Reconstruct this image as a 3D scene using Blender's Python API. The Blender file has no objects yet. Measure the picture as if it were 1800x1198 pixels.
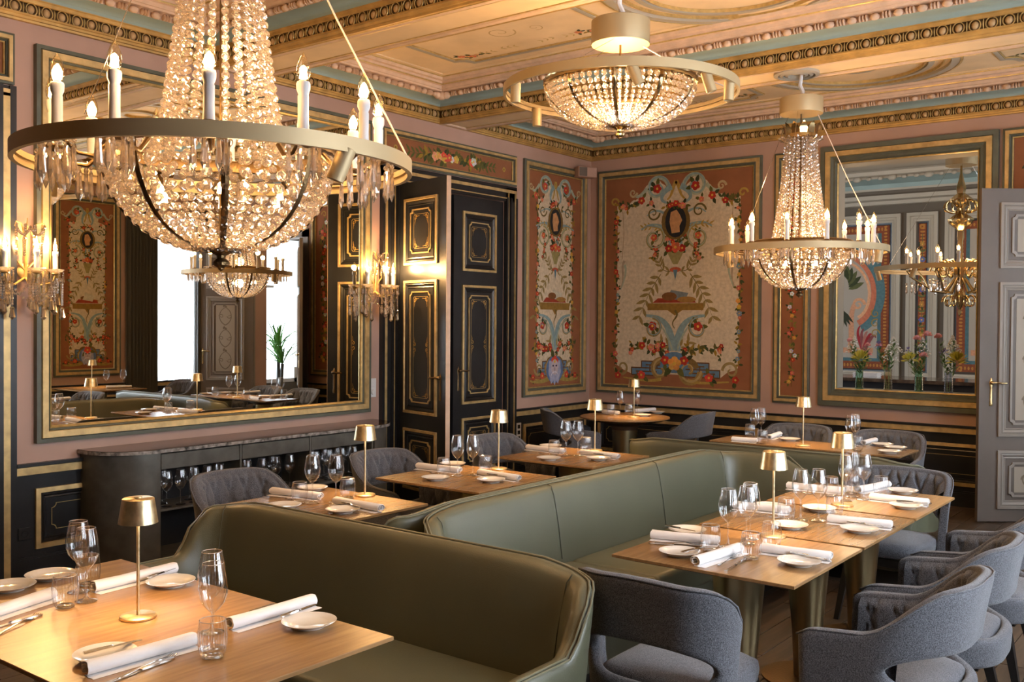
import bpy, bmesh, math, random
from math import sin, cos, pi, radians, sqrt, atan2
from mathutils import Vector, Matrix
random.seed(7)
S = bpy.context.scene
COL = S.collection

# ---------------------------------------------------------------- camera
def make_camera():
    f, yaw, pitch, roll, cy = 1707.724, radians(37.664), radians(-.867), radians(.392), 590.37
    F = Vector((-sin(yaw) * cos(pitch), cos(yaw) * cos(pitch), sin(pitch)))
    R = Vector((cos(yaw), sin(yaw), 0))
    U = R.cross(F)
    R2 = R * cos(roll) + U * sin(roll)
    U2 = -R * sin(roll) + U * cos(roll)
    cd = bpy.data.cameras.new('camera')
    cd.sensor_width = 36.0
    cd.lens = f * 36 / 1800
    cd.shift_y = -(599 - cy) / 1800
    cd.clip_start = .05
    co = bpy.data.objects.new('camera', cd)
    m = Matrix((R2, U2, -F)).transposed().to_4x4()
    m.translation = Vector((0, 0, 1.697))
    co.matrix_world = m
    COL.objects.link(co)
    S.camera = co
make_camera()

# ---------------------------------------------------------------- world, exposure
S.view_settings.view_transform = 'Standard'
S.view_settings.look = 'None'
S.view_settings.gamma = 1.0
S.view_settings.use_curve_mapping = False
S.view_settings.exposure = EXPOSURE = 0.5
W = bpy.data.worlds.new('sky'); S.world = W; W.use_nodes = True
W.node_tree.nodes['Background'].inputs[0].default_value = (.78, .88, 1.0, 1)
W.node_tree.nodes['Background'].inputs[1].default_value = 5.0
S.cycles.max_bounces = 9
S.cycles.diffuse_bounces = 4
S.cycles.glossy_bounces = 5
S.cycles.transmission_bounces = 7
S.cycles.transparent_max_bounces = 14
S.cycles.sample_clamp_indirect = 4.0
S.cycles.caustics_reflective = False
S.cycles.caustics_refractive = False
S.cycles.use_denoising = True

# room measures (metres)
XL, XR, YB, YF = -6.34, .66, 9.73, -1.9
ZC, ZS = 3.99, 3.60             # ceiling, beam soffit and cornice foot
BEAMS = ((-.35, .04), (1.97, 2.36), (4.50, 4.89), (7.04, 7.43))
WINS = ((2.3, 3.6), (4.7, 6.0), (8.28, 9.10))

def area_light(name, loc, rot, sx, sy, power, color, spread=pi):
    l = bpy.data.lights.new(name, 'AREA'); l.shape = 'RECTANGLE'; l.size = sx; l.size_y = sy
    l.energy = power; l.color = color; l.spread = spread
    o = bpy.data.objects.new(name, l); o.location = loc; o.rotation_euler = rot
    COL.objects.link(o); return o
def point_light(name, loc, power, color, r=.03, parent=None):
    l = bpy.data.lights.new(name, 'POINT'); l.energy = power; l.color = color; l.shadow_soft_size = r
    o = bpy.data.objects.new(name, l); o.location = loc; COL.objects.link(o)
    if parent: o.parent = parent
    return o
WARM = (1.0, .60, .27)
DAY = (.88, .94, 1.0)
# daylight standing in the four window openings, just outside the panes
for wy0, wy1 in WINS:
    area_light('window_daylight', (XR + .42, (wy0 + wy1) / 2, 2.05), (0, pi / 2, 0), 2.6, wy1 - wy0, 95 * (wy1 - wy0), DAY)
area_light('second_room_daylight', (1.9, 12.4, 2.0), (0, pi / 2, 0), 2.4, 1.6, 12, DAY)

# ---------------------------------------------------------------- materials
def mat(name, c, rough=.5, metal=0., var=0., vscale=8., bump=0., bscale=60., spec=.5, trans=0., ior=1.45, emit=None, estr=0., stretch=None, coat=0., sheen=0., c2=None, detail=4.):
    m = bpy.data.materials.new(name); m.use_nodes = True
    nt = m.node_tree; b = nt.nodes['Principled BSDF']
    b.inputs['Base Color'].default_value = (*c, 1)
    b.inputs['Roughness'].default_value = rough
    b.inputs['Metallic'].default_value = metal
    b.inputs['Specular IOR Level'].default_value = spec
    b.inputs['Transmission Weight'].default_value = trans
    b.inputs['IOR'].default_value = ior
    b.inputs['Coat Weight'].default_value = coat
    b.inputs['Sheen Weight'].default_value = sheen
    if emit:
        b.inputs['Emission Color'].default_value = (*emit, 1)
        b.inputs['Emission Strength'].default_value = estr
    L = nt.links.new
    tc = None
    if var or bump:
        tc = nt.nodes.new('ShaderNodeTexCoord'); mp = nt.nodes.new('ShaderNodeMapping')
        L(tc.outputs['Object'], mp.inputs[0])
        if stretch: mp.inputs['Scale'].default_value = stretch
    if var:
        n = nt.nodes.new('ShaderNodeTexNoise'); n.inputs['Scale'].default_value = vscale; n.inputs['Detail'].default_value = detail
        L(mp.outputs[0], n.inputs[0])
        r = nt.nodes.new('ShaderNodeValToRGB'); L(n.outputs[0], r.inputs[0])
        r.color_ramp.elements[0].position = .3; r.color_ramp.elements[1].position = .72
        ca = c2 or tuple(x * (1 - var) for x in c)
        r.color_ramp.elements[0].color = (*ca, 1)
        r.color_ramp.elements[1].color = (*[min(1, x * (1 + var * .5)) for x in c], 1)
        L(r.outputs[0], b.inputs['Base Color'])
    if bump:
        n2 = nt.nodes.new('ShaderNodeTexNoise'); n2.inputs['Scale'].default_value = bscale; n2.inputs['Detail'].default_value = 3
        L(mp.outputs[0], n2.inputs[0])
        bp = nt.nodes.new('ShaderNodeBump'); bp.inputs['Strength'].default_value = bump; bp.inputs['Distance'].default_value = .004
        L(n2.outputs[0], bp.inputs['Height']); L(bp.outputs[0], b.inputs['Normal'])
    return m

def mat_thin_glass(name, tint=(.97, .98, .98), ior=1.5, boost=1.0, rough=.01):
    m = bpy.data.materials.new(name); m.use_nodes = True; nt = m.node_tree; nt.nodes.clear(); L = nt.links.new
    out = nt.nodes.new('ShaderNodeOutputMaterial'); mx = nt.nodes.new('ShaderNodeMixShader')
    tr = nt.nodes.new('ShaderNodeBsdfTransparent'); tr.inputs[0].default_value = (*tint, 1)
    gl = nt.nodes.new('ShaderNodeBsdfGlossy'); gl.inputs['Roughness'].default_value = rough
    lw = nt.nodes.new('ShaderNodeLayerWeight'); lw.inputs[0].default_value = .5
    pw = nt.nodes.new('ShaderNodeMath'); pw.operation = 'POWER'; pw.inputs[1].default_value = 3.4
    mu = nt.nodes.new('ShaderNodeMath'); mu.operation = 'MULTIPLY_ADD'; mu.use_clamp = True
    mu.inputs[1].default_value = .75 * boost; mu.inputs[2].default_value = .055 * boost
    L(lw.outputs['Facing'], pw.inputs[0]); L(pw.outputs[0], mu.inputs[0]); L(mu.outputs[0], mx.inputs[0]); L(tr.outputs[0], mx.inputs[1]); L(gl.outputs[0], mx.inputs[2]); L(mx.outputs[0], out.inputs[0])
    return m

def mat_crystal(name, tint=(1, .93, .86)):
    # cut lead crystal: part straight through, part bent, part mirrored by the facets
    m = bpy.data.materials.new(name); m.use_nodes = True; nt = m.node_tree; nt.nodes.clear(); L = nt.links.new
    out = nt.nodes.new('ShaderNodeOutputMaterial')
    tr = nt.nodes.new('ShaderNodeBsdfTransparent'); tr.inputs[0].default_value = (.96, .94, .92, 1)
    rf = nt.nodes.new('ShaderNodeBsdfGlass'); rf.inputs['Color'].default_value = (*tint, 1); rf.inputs['IOR'].default_value = 1.6; rf.inputs['Roughness'].default_value = 0.0
    gl = nt.nodes.new('ShaderNodeBsdfGlossy'); gl.inputs['Roughness'].default_value = .08; gl.inputs['Color'].default_value = (1, .96, .92, 1)
    tl = nt.nodes.new('ShaderNodeBsdfTranslucent'); tl.inputs[0].default_value = (.95, .86, .78, 1)
    m1 = nt.nodes.new('ShaderNodeMixShader'); m1.inputs[0].default_value = .72
    m2 = nt.nodes.new('ShaderNodeMixShader'); m2.inputs[0].default_value = .34
    m3 = nt.nodes.new('ShaderNodeMixShader'); m3.inputs[0].default_value = .16
    L(tr.outputs[0], m1.inputs[1]); L(rf.outputs[0], m1.inputs[2])
    L(m1.outputs[0], m2.inputs[1]); L(gl.outputs[0], m2.inputs[2])
    L(m2.outputs[0], m3.inputs[1]); L(tl.outputs[0], m3.inputs[2])
    L(m3.outputs[0], out.inputs[0]); return m

def mat_emit(name, c, s):
    m = bpy.data.materials.new(name); m.use_nodes = True; nt = m.node_tree; nt.nodes.clear()
    out = nt.nodes.new('ShaderNodeOutputMaterial'); e = nt.nodes.new('ShaderNodeEmission')
    e.inputs[0].default_value = (*c, 1); e.inputs[1].default_value = s; nt.links.new(e.outputs[0], out.inputs[0]); return m

def mat_painted(name):
    # colour from the ornament's own colour attribute, with the weave of the canvas
    m = mat(name, (.5, .5, .5), rough=.85, bump=.25, bscale=420); nt = m.node_tree; L = nt.links.new
    b = nt.nodes['Principled BSDF']
    at_ = nt.nodes.new('ShaderNodeVertexColor'); at_.layer_name = 'paint'
    n = nt.nodes.new('ShaderNodeTexNoise'); n.inputs['Scale'].default_value = 26; n.inputs['Detail'].default_value = 8
    tc = nt.nodes.new('ShaderNodeTexCoord'); L(tc.outputs['Object'], n.inputs[0])
    r = nt.nodes.new('ShaderNodeMapRange'); r.inputs[1].default_value = .3; r.inputs[2].default_value = .7; r.inputs[3].default_value = .78; r.inputs[4].default_value = 1.1
    L(n.outputs[0], r.inputs[0])
    mx = nt.nodes.new('ShaderNodeMix'); mx.data_type = 'RGBA'; mx.blend_type = 'MULTIPLY'; mx.inputs[0].default_value = 1
    L(at_.outputs[0], mx.inputs[6]); L(r.outputs[0], mx.inputs[7]); L(mx.outputs[2], b.inputs['Base Color']); return m

def mat_wood(name, c1, c2, rough, axis='X', scale=1.0, coat=0.):
    m = bpy.data.materials.new(name); m.use_nodes = True; nt = m.node_tree; L = nt.links.new; b = nt.nodes['Principled BSDF']
    tc = nt.nodes.new('ShaderNodeTexCoord'); mp = nt.nodes.new('ShaderNodeMapping'); L(tc.outputs['Object'], mp.inputs[0])
    mp.inputs['Scale'].default_value = (1.2 * scale, 16 * scale, 16 * scale) if axis == 'X' else (16 * scale, 1.2 * scale, 16 * scale)
    n = nt.nodes.new('ShaderNodeTexNoise'); n.inputs['Scale'].default_value = 3; n.inputs['Detail'].default_value = 9; n.inputs['Distortion'].default_value = .7
    L(mp.outputs[0], n.inputs[0]); r = nt.nodes.new('ShaderNodeValToRGB'); L(n.outputs[0], r.inputs[0])
    r.color_ramp.elements[0].position = .32; r.color_ramp.elements[1].position = .68
    r.color_ramp.elements[0].color = (*c1, 1); r.color_ramp.elements[1].color = (*c2, 1)
    oi = nt.nodes.new('ShaderNodeObjectInfo'); mr = nt.nodes.new('ShaderNodeMapRange'); mr.inputs[3].default_value = .72; mr.inputs[4].default_value = 1.2
    L(oi.outputs['Random'], mr.inputs[0])
    mx = nt.nodes.new('ShaderNodeMix'); mx.data_type = 'RGBA'; mx.blend_type = 'MULTIPLY'; mx.inputs[0].default_value = 1
    L(r.outputs[0], mx.inputs[6]); L(mr.outputs[0], mx.inputs[7]); L(mx.outputs[2], b.inputs['Base Color'])
    b.inputs['Roughness'].default_value = rough; b.inputs['Coat Weight'].default_value = coat
    bp = nt.nodes.new('ShaderNodeBump'); bp.inputs['Strength'].default_value = .05; bp.inputs['Distance'].default_value = .0006
    L(n.outputs[0], bp.inputs['Height']); L(bp.outputs[0], b.inputs['Normal']); return m

def mat_fabric(name, c):
    m = mat(name, c, rough=.95, sheen=.25, spec=.2); nt = m.node_tree; L = nt.links.new; b = nt.nodes['Principled BSDF']
    tc = nt.nodes.new('ShaderNodeTexCoord')
    n = nt.nodes.new('ShaderNodeTexVoronoi'); n.inputs['Scale'].default_value = 420; L(tc.outputs['Object'], n.inputs[0])
    n2 = nt.nodes.new('ShaderNodeTexNoise'); n2.inputs['Scale'].default_value = 300; L(tc.outputs['Object'], n2.inputs[0])
    r = nt.nodes.new('ShaderNodeValToRGB'); L(n2.outputs[0], r.inputs[0])
    r.color_ramp.elements[0].position = .35; r.color_ramp.elements[1].position = .66
    r.color_ramp.elements[0].color = (*[x * .42 for x in c], 1); r.color_ramp.elements[1].color = (*[min(1, x * 1.7) for x in c], 1)
    L(r.outputs[0], b.inputs['Base Color'])
    bp = nt.nodes.new('ShaderNodeBump'); bp.inputs['Strength'].default_value = .8; bp.inputs['Distance'].default_value = .0012
    L(n.outputs[0], bp.inputs['Height']); L(bp.outputs[0], b.inputs['Normal']); return m

M = {}
M['pink'] = mat('rose_wall_paint', (.46, .295, .23), rough=.6, var=.10, vscale=2.2, bump=.12, bscale=30)
M['black'] = mat('black_paint', (.016, .017, .019), rough=.34, var=.35, vscale=5, bump=.1, bscale=40)
M['gold'] = mat('old_gilding', (.60, .43, .19), rough=.42, metal=.45, var=.3, vscale=14, bump=.15, bscale=70)
M['gilt'] = mat('bright_gilding', (.60, .44, .18), rough=.38, metal=.6, var=.25, vscale=25)
M['sage'] = mat('sage_grey_paint', (.115, .125, .095), rough=.5, var=.2, vscale=9)
M['teal'] = mat('blue_green_cove_paint', (.27, .36, .34), rough=.8, var=.12, vscale=2.5, bump=.1)
M['cream'] = mat('cream_ceiling_paint', (.74, .56, .34), rough=.75, var=.14, vscale=3, bump=.08)
M['blush'] = mat('blush_plaster', (.64, .46, .33), rough=.75, var=.15, vscale=12)
M['ochre'] = mat('ochre_gilt_cornice', (.52, .32, .10), rough=.5, metal=.35, var=.3, vscale=9)
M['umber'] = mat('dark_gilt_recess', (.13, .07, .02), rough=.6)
M['egg'] = mat('egg_moulding_plaster', (.50, .32, .15), rough=.55, metal=.15)
M['terra'] = mat('terracotta_painted_ground', (.27, .105, .044), rough=.85, var=.18, vscale=4, bump=.2, bscale=300)
M['paint'] = mat_painted('painted_ornament')
M['leather'] = mat('olive_green_leather', (.098, .100, .060), rough=.44, var=.12, vscale=3, bump=.16, bscale=260, spec=.9)
M['seam'] = mat('leather_seam', (.05, .055, .035), rough=.5)
M['piping'] = mat('leather_piping', (.17, .165, .11), rough=.4)
M['fabric'] = mat_fabric('grey_wool_fabric', (.092, .094, .106))
M['blackwood'] = mat('black_stained_wood', (.014, .012, .011), rough=.4, var=.3, vscale=20, stretch=(6, 6, 1))
M['oak'] = mat_wood('oak_table_veneer', (.225, .122, .048), (.31, .175, .072), .27, 'Y', 1.0)
M['walnut'] = mat_wood('dark_table_underside', (.06, .03, .014), (.10, .05, .022), .45)
M['brass'] = mat('brushed_brass', (.50, .40, .22), rough=.30, metal=1., var=.12, vscale=30, stretch=(1, 1, .05))
M['leaf'] = mat('gold_leaf', (.82, .67, .40), rough=.36, metal=1., var=.28, vscale=30, bump=.2, bscale=55, detail=8)
M['satin'] = mat('champagne_lacquer', (.44, .33, .18), rough=.5, metal=.35)
M['bronze'] = mat('dark_bronze', (.16, .10, .045), rough=.35, metal=.9, bump=.4, bscale=120)
M['gbrass'] = mat('polished_brass', (.56, .40, .19), rough=.2, metal=1.)
M['white'] = mat('white_plastic', (.72, .70, .68), rough=.45)
M['candle'] = mat('candle_tube', (.55, .54, .54), rough=.45)
M['linen'] = mat('white_linen', (.80, .77, .76), rough=.95, bump=.3, bscale=500)
M['china'] = mat('white_porcelain', (.74, .71, .66), rough=.12, coat=.5)
M['steel'] = mat('polished_steel', (.62, .60, .57), rough=.14, metal=1.)
M['glass'] = mat_thin_glass('drinking_glass', tint=(1, 1, 1), boost=2.5)
M['rim'] = mat('pale_rim_highlight', (.85, .86, .88), rough=.12, metal=.7)  # near-white metal colour stands in for the highlight along glass rims
M['pane'] = mat_thin_glass('window_pane', boost=.8)
M['crystal'] = mat_crystal('cut_crystal')
M['mirror'] = mat('mirror_silver', (.86, .87, .84), rough=.0, metal=1.)
M['marble'] = mat('dark_veined_marble', (.11, .075, .05), rough=.12, var=.5, vscale=7, c2=(.012, .009, .008), detail=8)
M['vein'] = mat('marble_vein_edge', (.32, .29, .26), rough=.3, var=.9, vscale=24, detail=8, c2=(.015, .012, .01))
M['slate'] = mat('dark_zinc', (.12, .115, .10), rough=.45, metal=.4, var=.3, vscale=9)
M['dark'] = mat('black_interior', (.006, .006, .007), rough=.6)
M['grey'] = mat('warm_grey_door_paint', (.135, .110, .092), rough=.55, var=.08, vscale=4, bump=.08)
M['pale'] = mat('pale_grey_moulding', (.27, .24, .21), rough=.5)
M['buff'] = mat('buff_panel_paint', (.34, .29, .23), rough=.6)
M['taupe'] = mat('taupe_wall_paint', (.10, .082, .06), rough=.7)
M['ivory'] = mat('ivory_moulding', (.38, .34, .27), rough=.6)
M['curtain'] = mat('charcoal_velvet', (.07, .068, .062), rough=.95, sheen=.3)
M['green'] = mat('palm_leaf', (.12, .30, .05), rough=.5)
M['stem'] = mat('flower_stem', (.10, .20, .06), rough=.6)
M['floor'] = mat_wood('dark_oak_floor', (.045, .028, .017), (.10, .065, .04), .38, 'Y', .6)
M['floorsub'] = mat('floor_joint', (.012, .008, .006), rough=.8)
M['bulb'] = mat_emit('lit_filament', (1, .66, .30), 26)
M['bulbglass'] = mat_thin_glass('clear_bulb_glass', tint=(1, .90, .70), boost=2.0)
M['lampglow'] = mat_emit('lamp_diffuser', (1, .72, .40), 24)
M['spotglow'] = mat_emit('spot_lens', (1, .88, .66), 14)

def mat_sheer():
    m = bpy.data.materials.new('sheer_curtain'); m.use_nodes = True; nt = m.node_tree; nt.nodes.clear(); L = nt.links.new
    out = nt.nodes.new('ShaderNodeOutputMaterial'); a = nt.nodes.new('ShaderNodeBsdfTransparent'); a.inputs[0].default_value = (.95, .95, .97, 1)
    b = nt.nodes.new('ShaderNodeBsdfTranslucent'); b.inputs[0].default_value = (.93, .94, .97, 1)
    mx = nt.nodes.new('ShaderNodeMixShader'); mx.inputs[0].default_value = .45
    L(a.outputs[0], mx.inputs[1]); L(b.outputs[0], mx.inputs[2]); L(mx.outputs[0], out.inputs[0]); return m
M['sheer'] = mat_sheer()

# ---------------------------------------------------------------- object helpers
def tag(o, label=None, cat=None, group=None, kind=None):
    if label: o['label'] = label
    if cat: o['category'] = cat
    if group: o['group'] = group
    if kind: o['kind'] = kind
    return o
def empty(name, loc=(0, 0, 0), rz=0., **kw):
    o = bpy.data.objects.new(name, None); o.location = loc; o.rotation_euler = (0, 0, rz); o.empty_display_size = .05
    COL.objects.link(o); return tag(o, **kw)
def copy_tree(o, parent=None):
    c = o.copy(); COL.objects.link(c)
    if parent is not None: c.parent = parent
    for ch in list(o.children): copy_tree(ch, c)
    return c

class MB:
    def __init__(s): s.v = []; s.f = []; s.c = []; s.cur = None
    def add(s, vs, fs, col=None):
        n = len(s.v); s.v += [tuple(p) for p in vs]; s.f += [tuple(n + i for i in f) for f in fs]
        s.c += [col] * len(fs); return s
    def box(s, x0, y0, z0, x1, y1, z1):
        vs = [(x, y, z) for z in (z0, z1) for y in (y0, y1) for x in (x0, x1)]
        return s.add(vs, [(0, 2, 3, 1), (4, 5, 7, 6), (0, 1, 5, 4), (2, 6, 7, 3), (0, 4, 6, 2), (1, 3, 7, 5)])
    def lathe(s, prof, n=24, c=(0, 0, 0), rib=0, ribn=0, caps=True):
        vs = []
        for r, z in prof:
            for k in range(n):
                a = 2 * pi * k / n; rr = r * (1 + (rib * cos(ribn * a) if ribn else 0))
                vs.append((c[0] + rr * cos(a), c[1] + rr * sin(a), c[2] + z))
        fs = [(i * n + k, i * n + (k + 1) % n, (i + 1) * n + (k + 1) % n, (i + 1) * n + k) for i in range(len(prof) - 1) for k in range(n)]
        if caps:
            if prof[0][0] > 1e-6: fs.append(tuple(reversed(range(n))))
            if prof[-1][0] > 1e-6: fs.append(tuple((len(prof) - 1) * n + k for k in range(n)))
        return s.add(vs, fs)
    def tube(s, pts, r, n=8, cap=True, closed=False):
        pts = [Vector(p) for p in pts]; m = len(pts); rs = r if isinstance(r, (list, tuple)) else [r] * m
        vs = []; up = None
        for i, p in enumerate(pts):
            a = pts[(i - 1) % m] if (closed or i > 0) else p; b = pts[(i + 1) % m] if (closed or i < m - 1) else p
            t = (b - a).normalized()
            if up is None:
                up = Vector((0, 0, 1)) if abs(t.z) < .9 else Vector((1, 0, 0))
            u = (up - t * up.dot(t))
            u = u.normalized() if u.length > 1e-6 else t.orthogonal().normalized()
            up = u; w = t.cross(u)
            vs += [p + (u * cos(2 * pi * k / n) + w * sin(2 * pi * k / n)) * rs[i] for k in range(n)]
        fs = [(i * n + k, i * n + (k + 1) % n, ((i + 1) % m) * n + (k + 1) % n, ((i + 1) % m) * n + k) for i in range(m if closed else m - 1) for k in range(n)]
        if cap and not closed: fs += [tuple(reversed(range(n))), tuple((m - 1) * n + k for k in range(n))]
        return s.add(vs, fs)
    def prism(s, poly, z0, z1):
        n = len(poly); vs = [(x, y, z0) for x, y in poly] + [(x, y, z1) for x, y in poly]
        return s.add(vs, [tuple(reversed(range(n))), tuple(range(n, 2 * n))] + [(k, (k + 1) % n, n + (k + 1) % n, n + k) for k in range(n)])
    def sweep(s, prof, axis_pts, close=False):
        # prof: list of (a,b) offsets; axis_pts: list of (origin, A, B) frames
        n = len(prof); vs = []
        for o, A, B in axis_pts:
            o, A, B = Vector(o), Vector(A), Vector(B)
            vs += [o + A * a + B * b for a, b in prof]
        m = len(axis_pts); nn = n if close else n - 1
        fs = [(i * n + k, i * n + (k + 1) % n, (i + 1) * n + (k + 1) % n, (i + 1) * n + k) for i in range(m - 1) for k in range(nn)]
        return s.add(vs, fs)
    def sph(s, c, r, nu=8, nv=6, sc=(1, 1, 1)):
        vs = [(c[0], c[1], c[2] - r * sc[2])]
        for i in range(1, nv):
            ph = -pi / 2 + pi * i / nv
            vs += [(c[0] + r * sc[0] * cos(ph) * cos(2 * pi * k / nu), c[1] + r * sc[1] * cos(ph) * sin(2 * pi * k / nu), c[2] + r * sc[2] * sin(ph)) for k in range(nu)]
        vs.append((c[0], c[1], c[2] + r * sc[2])); t = len(vs) - 1
        fs = [(0, 1 + (k + 1) % nu, 1 + k) for k in range(nu)]
        fs += [(1 + (i - 1) * nu + k, 1 + (i - 1) * nu + (k + 1) % nu, 1 + i * nu + (k + 1) % nu, 1 + i * nu + k) for i in range(1, nv - 1) for k in range(nu)]
        fs += [(t, 1 + (nv - 2) * nu + k, 1 + (nv - 2) * nu + (k + 1) % nu) for k in range(nu)]
        return s.add(vs, fs)
    def xform(s, mtx, i0=0):
        for i in range(i0, len(s.v)): s.v[i] = tuple(mtx @ Vector(s.v[i]))
        return s
    def mesh(s, name, m, smooth=35):
        me = bpy.data.meshes.new(name); me.from_pydata(s.v, [], s.f)
        if any(c is not None for c in s.c):
            ca = me.color_attributes.new('paint', 'BYTE_COLOR', 'CORNER')
            i = 0; buf = []
            for f, c in zip(s.f, s.c):
                c = c or (.5, .5, .5)
                buf += [c[0], c[1], c[2], 1.0] * len(f)
            ca.data.foreach_set('color', buf)
        me.materials.append(m if not isinstance(m, str) else M[m])
        if smooth:
            me.shade_smooth()
            if smooth < 170: me.set_sharp_from_angle(angle=radians(smooth))
        me.update(); return me
    def build(s, name, m, parent=None, smooth=35, loc=None, rot=None, fix=True, **kw):
        me = s.mesh(name, m, smooth)
        if fix:
            bm = bmesh.new(); bm.from_mesh(me); bmesh.ops.recalc_face_normals(bm, faces=bm.faces); bm.to_mesh(me); bm.free()
        o = bpy.data.objects.new(name, me); COL.objects.link(o)
        if parent: o.parent = parent
        if loc: o.location = loc
        if rot: o.rotation_euler = rot
        return tag(o, **kw)
def inst(name, me, parent=None, loc=(0, 0, 0), rot=(0, 0, 0), scale=None, **kw):
    o = bpy.data.objects.new(name, me); COL.objects.link(o)
    if parent: o.parent = parent
    o.location = loc; o.rotation_euler = rot
    if scale: o.scale = scale
    return tag(o, **kw)
def bake(o):
    dg = bpy.context.evaluated_depsgraph_get(); ev = o.evaluated_get(dg)
    me = bpy.data.meshes.new_from_object(ev); o.modifiers.clear(); o.data = me; return o
def bevel(o, w=.004, seg=2):
    b = o.modifiers.new('bevel', 'BEVEL'); b.width = w; b.segments = seg; b.limit_method = 'ANGLE'; return o

# a flat rectangular surface frame: local (u,v) on a wall, n pointing into the room
class Plane:
    def __init__(s, o, u, n): s.o = Vector(o); s.u = Vector(u).normalized(); s.n = Vector(n).normalized(); s.w = Vector((0, 0, 1))
    def P(s, u, v, h=0.): return s.o + s.u * u + s.w * v + s.n * h
PL = Plane((XL, 0, 0), (0, 1, 0), (1, 0, 0))      # left wall: u = world Y
PB = Plane((0, YB, 0), (1, 0, 0), (0, -1, 0))     # back wall: u = world X
PR = Plane((XR, 0, 0), (0, 1, 0), (-1, 0, 0))     # right wall: u = world Y
def slab(mb, pl, u0, v0, u1, v1, h0, h1):
    vs = [pl.P(u, v, h) for h in (h0, h1) for v in (v0, v1) for u in (u0, u1)]
    return mb.add(vs, [(0, 2, 3, 1), (4, 5, 7, 6), (0, 1, 5, 4), (2, 6, 7, 3), (0, 4, 6, 2), (1, 3, 7, 5)])
def ring(mb, pl, u0, v0, u1, v1, prof):
    # mitred rectangular moulding; prof = [(inset from the outer edge, height)]
    n = len(prof); vs = []
    for i, h in prof:
        vs += [pl.P(u0 + i, v0 + i, h), pl.P(u1 - i, v0 + i, h), pl.P(u1 - i, v1 - i, h), pl.P(u0 + i, v1 - i, h)]
    fs = [(k * 4 + j, k * 4 + (j + 1) % 4, (k + 1) * 4 + (j + 1) % 4, (k + 1) * 4 + j) for k in range(n - 1) for j in range(4)]
    return mb.add(vs, fs)
def notched(mb, pl, u0, v0, u1, v1, w, h, c=.05, steps=4):
    # thin moulding with scooped-in corners
    def loop(i):
        a, b, cc, d = u0 + i, v0 + i, u1 - i, v1 - i; r = c; pts = []
        for (cx, cy, s0) in ((a, b, 90), (cc, b, 180), (cc, d, 270), (a, d, 0)):
            for k in range(steps + 1):
                t = radians(s0 - 90 * k / steps); pts.append((cx + r * cos(t), cy + r * sin(t)))
        return pts
    A, B = loop(0), loop(w); n = len(A)
    vs = [pl.P(x, y, 0) for x, y in A] + [pl.P(x, y, h) for x, y in A] + [pl.P(x, y, h) for x, y in B] + [pl.P(x, y, 0) for x, y in B]
    return mb.add(vs, [(k * n + j, k * n + (j + 1) % n, (k + 1) * n + (j + 1) % n, (k + 1) * n + j) for k in range(3) for j in range(n)])
def strip(mb, pl, pts, w, h):
    # painted line / thin band along a 2-D polyline on a plane
    L_, R_ = [], []
    m = len(pts)
    for i, p in enumerate(pts):
        a = pts[max(i - 1, 0)]; b = pts[min(i + 1, m - 1)]
        dx, dy = b[0] - a[0], b[1] - a[1]; l = sqrt(dx * dx + dy * dy) or 1
        ww = w[i] if isinstance(w, (list, tuple)) else w
        L_.append(pl.P(p[0] - dy / l * ww / 2, p[1] + dx / l * ww / 2, h)); R_.append(pl.P(p[0] + dy / l * ww / 2, p[1] - dx / l * ww / 2, h))
    return mb.add(L_ + R_, [(i, i + 1, m + i + 1, m + i) for i in range(m - 1)])

ZC = 3.95
def C(r, g, b): return tuple(((x / 255) / 12.92 if x <= 10 else ((x / 255 + .055) / 1.055) ** 2.4) for x in (r, g, b))

# ---------------------------------------------------------------- floor
sub = MB().box(XL - .3, YF, -.06, XR + .3, YB + .25, -.012).build('floor', 'floorsub', kind='structure')
pk = bevel(MB().box(-.0685, -.347, -.012, .0685, .347, 0).build('plank', 'floor', sub), .0015, 1); bake(pk); plank_me = pk.data
bpy.data.objects.remove(pk)
rest = MB(); npl = 0
for i in range(int((XR - XL) / .14) + 1):
    x = XL + .07 + i * .14
    off = (i * .27) % .7
    y = YF - off
    while y < YB:
        cx, cy = x, y + .35
        if -3.0 < cx < .62 and 3.6 < cy < 9.6 and npl < 290 and not (-2.9 < cx < -2.2 and cy < 6.2):
            inst('plank', plank_me, sub, (cx, cy, 0)); npl += 1
        elif y > YF - .1:
            rest.box(cx - .0685, max(YF, cy - .347), -.012, cx + .0685, min(YB, cy + .347), 0)
        y += .7
rest.build('planking', 'floor', sub, kind='stuff')
sub2 = MB().box(-9, YB + .25, -.06, 3, 15.6, 0).build('floor', 'floor', kind='structure')

# ---------------------------------------------------------------- walls
def wall_boxes(name, pl, u0, u1, z1, holes, thick, m):
    # holes: (u0, u1, z0, z1)
    mb = MB(); us = sorted({u0, u1} | {h[0] for h in holes} | {h[1] for h in holes})
    for a, b in zip(us, us[1:]):
        hs = [h for h in holes if h[0] <= a + 1e-6 and h[1] >= b - 1e-6]
        z = 0
        for h in sorted(hs, key=lambda h: h[2]):
            if h[2] > z + 1e-4: slab(mb, pl, a, z, b, h[2], -thick, 0)
            z = h[3]
        slab(mb, pl, a, z, b, z1, -thick, 0)
    return mb.build(name, m, smooth=0, kind='structure')
wall_boxes('wall_left', PL, YF, YB, ZC, [(6.50, 8.06, 0, 2.96)], .25, 'pink')
wall_boxes('wall_back', PB, XL, XR, ZC, [(-3.47, -2.0, 1.04, 3.36), (-1.15, .0, 0, 2.95)], .22, 'pink')
wall_boxes('wall_right', PR, YF, YB, ZC, [(a, b, .72, 3.3) for a, b in WINS], .3, 'pink')
wall_boxes('wall_front', Plane((0, YF, 0), (1, 0, 0), (0, 1, 0)), XL, XR, ZC, [], .2, 'taupe')
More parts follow.
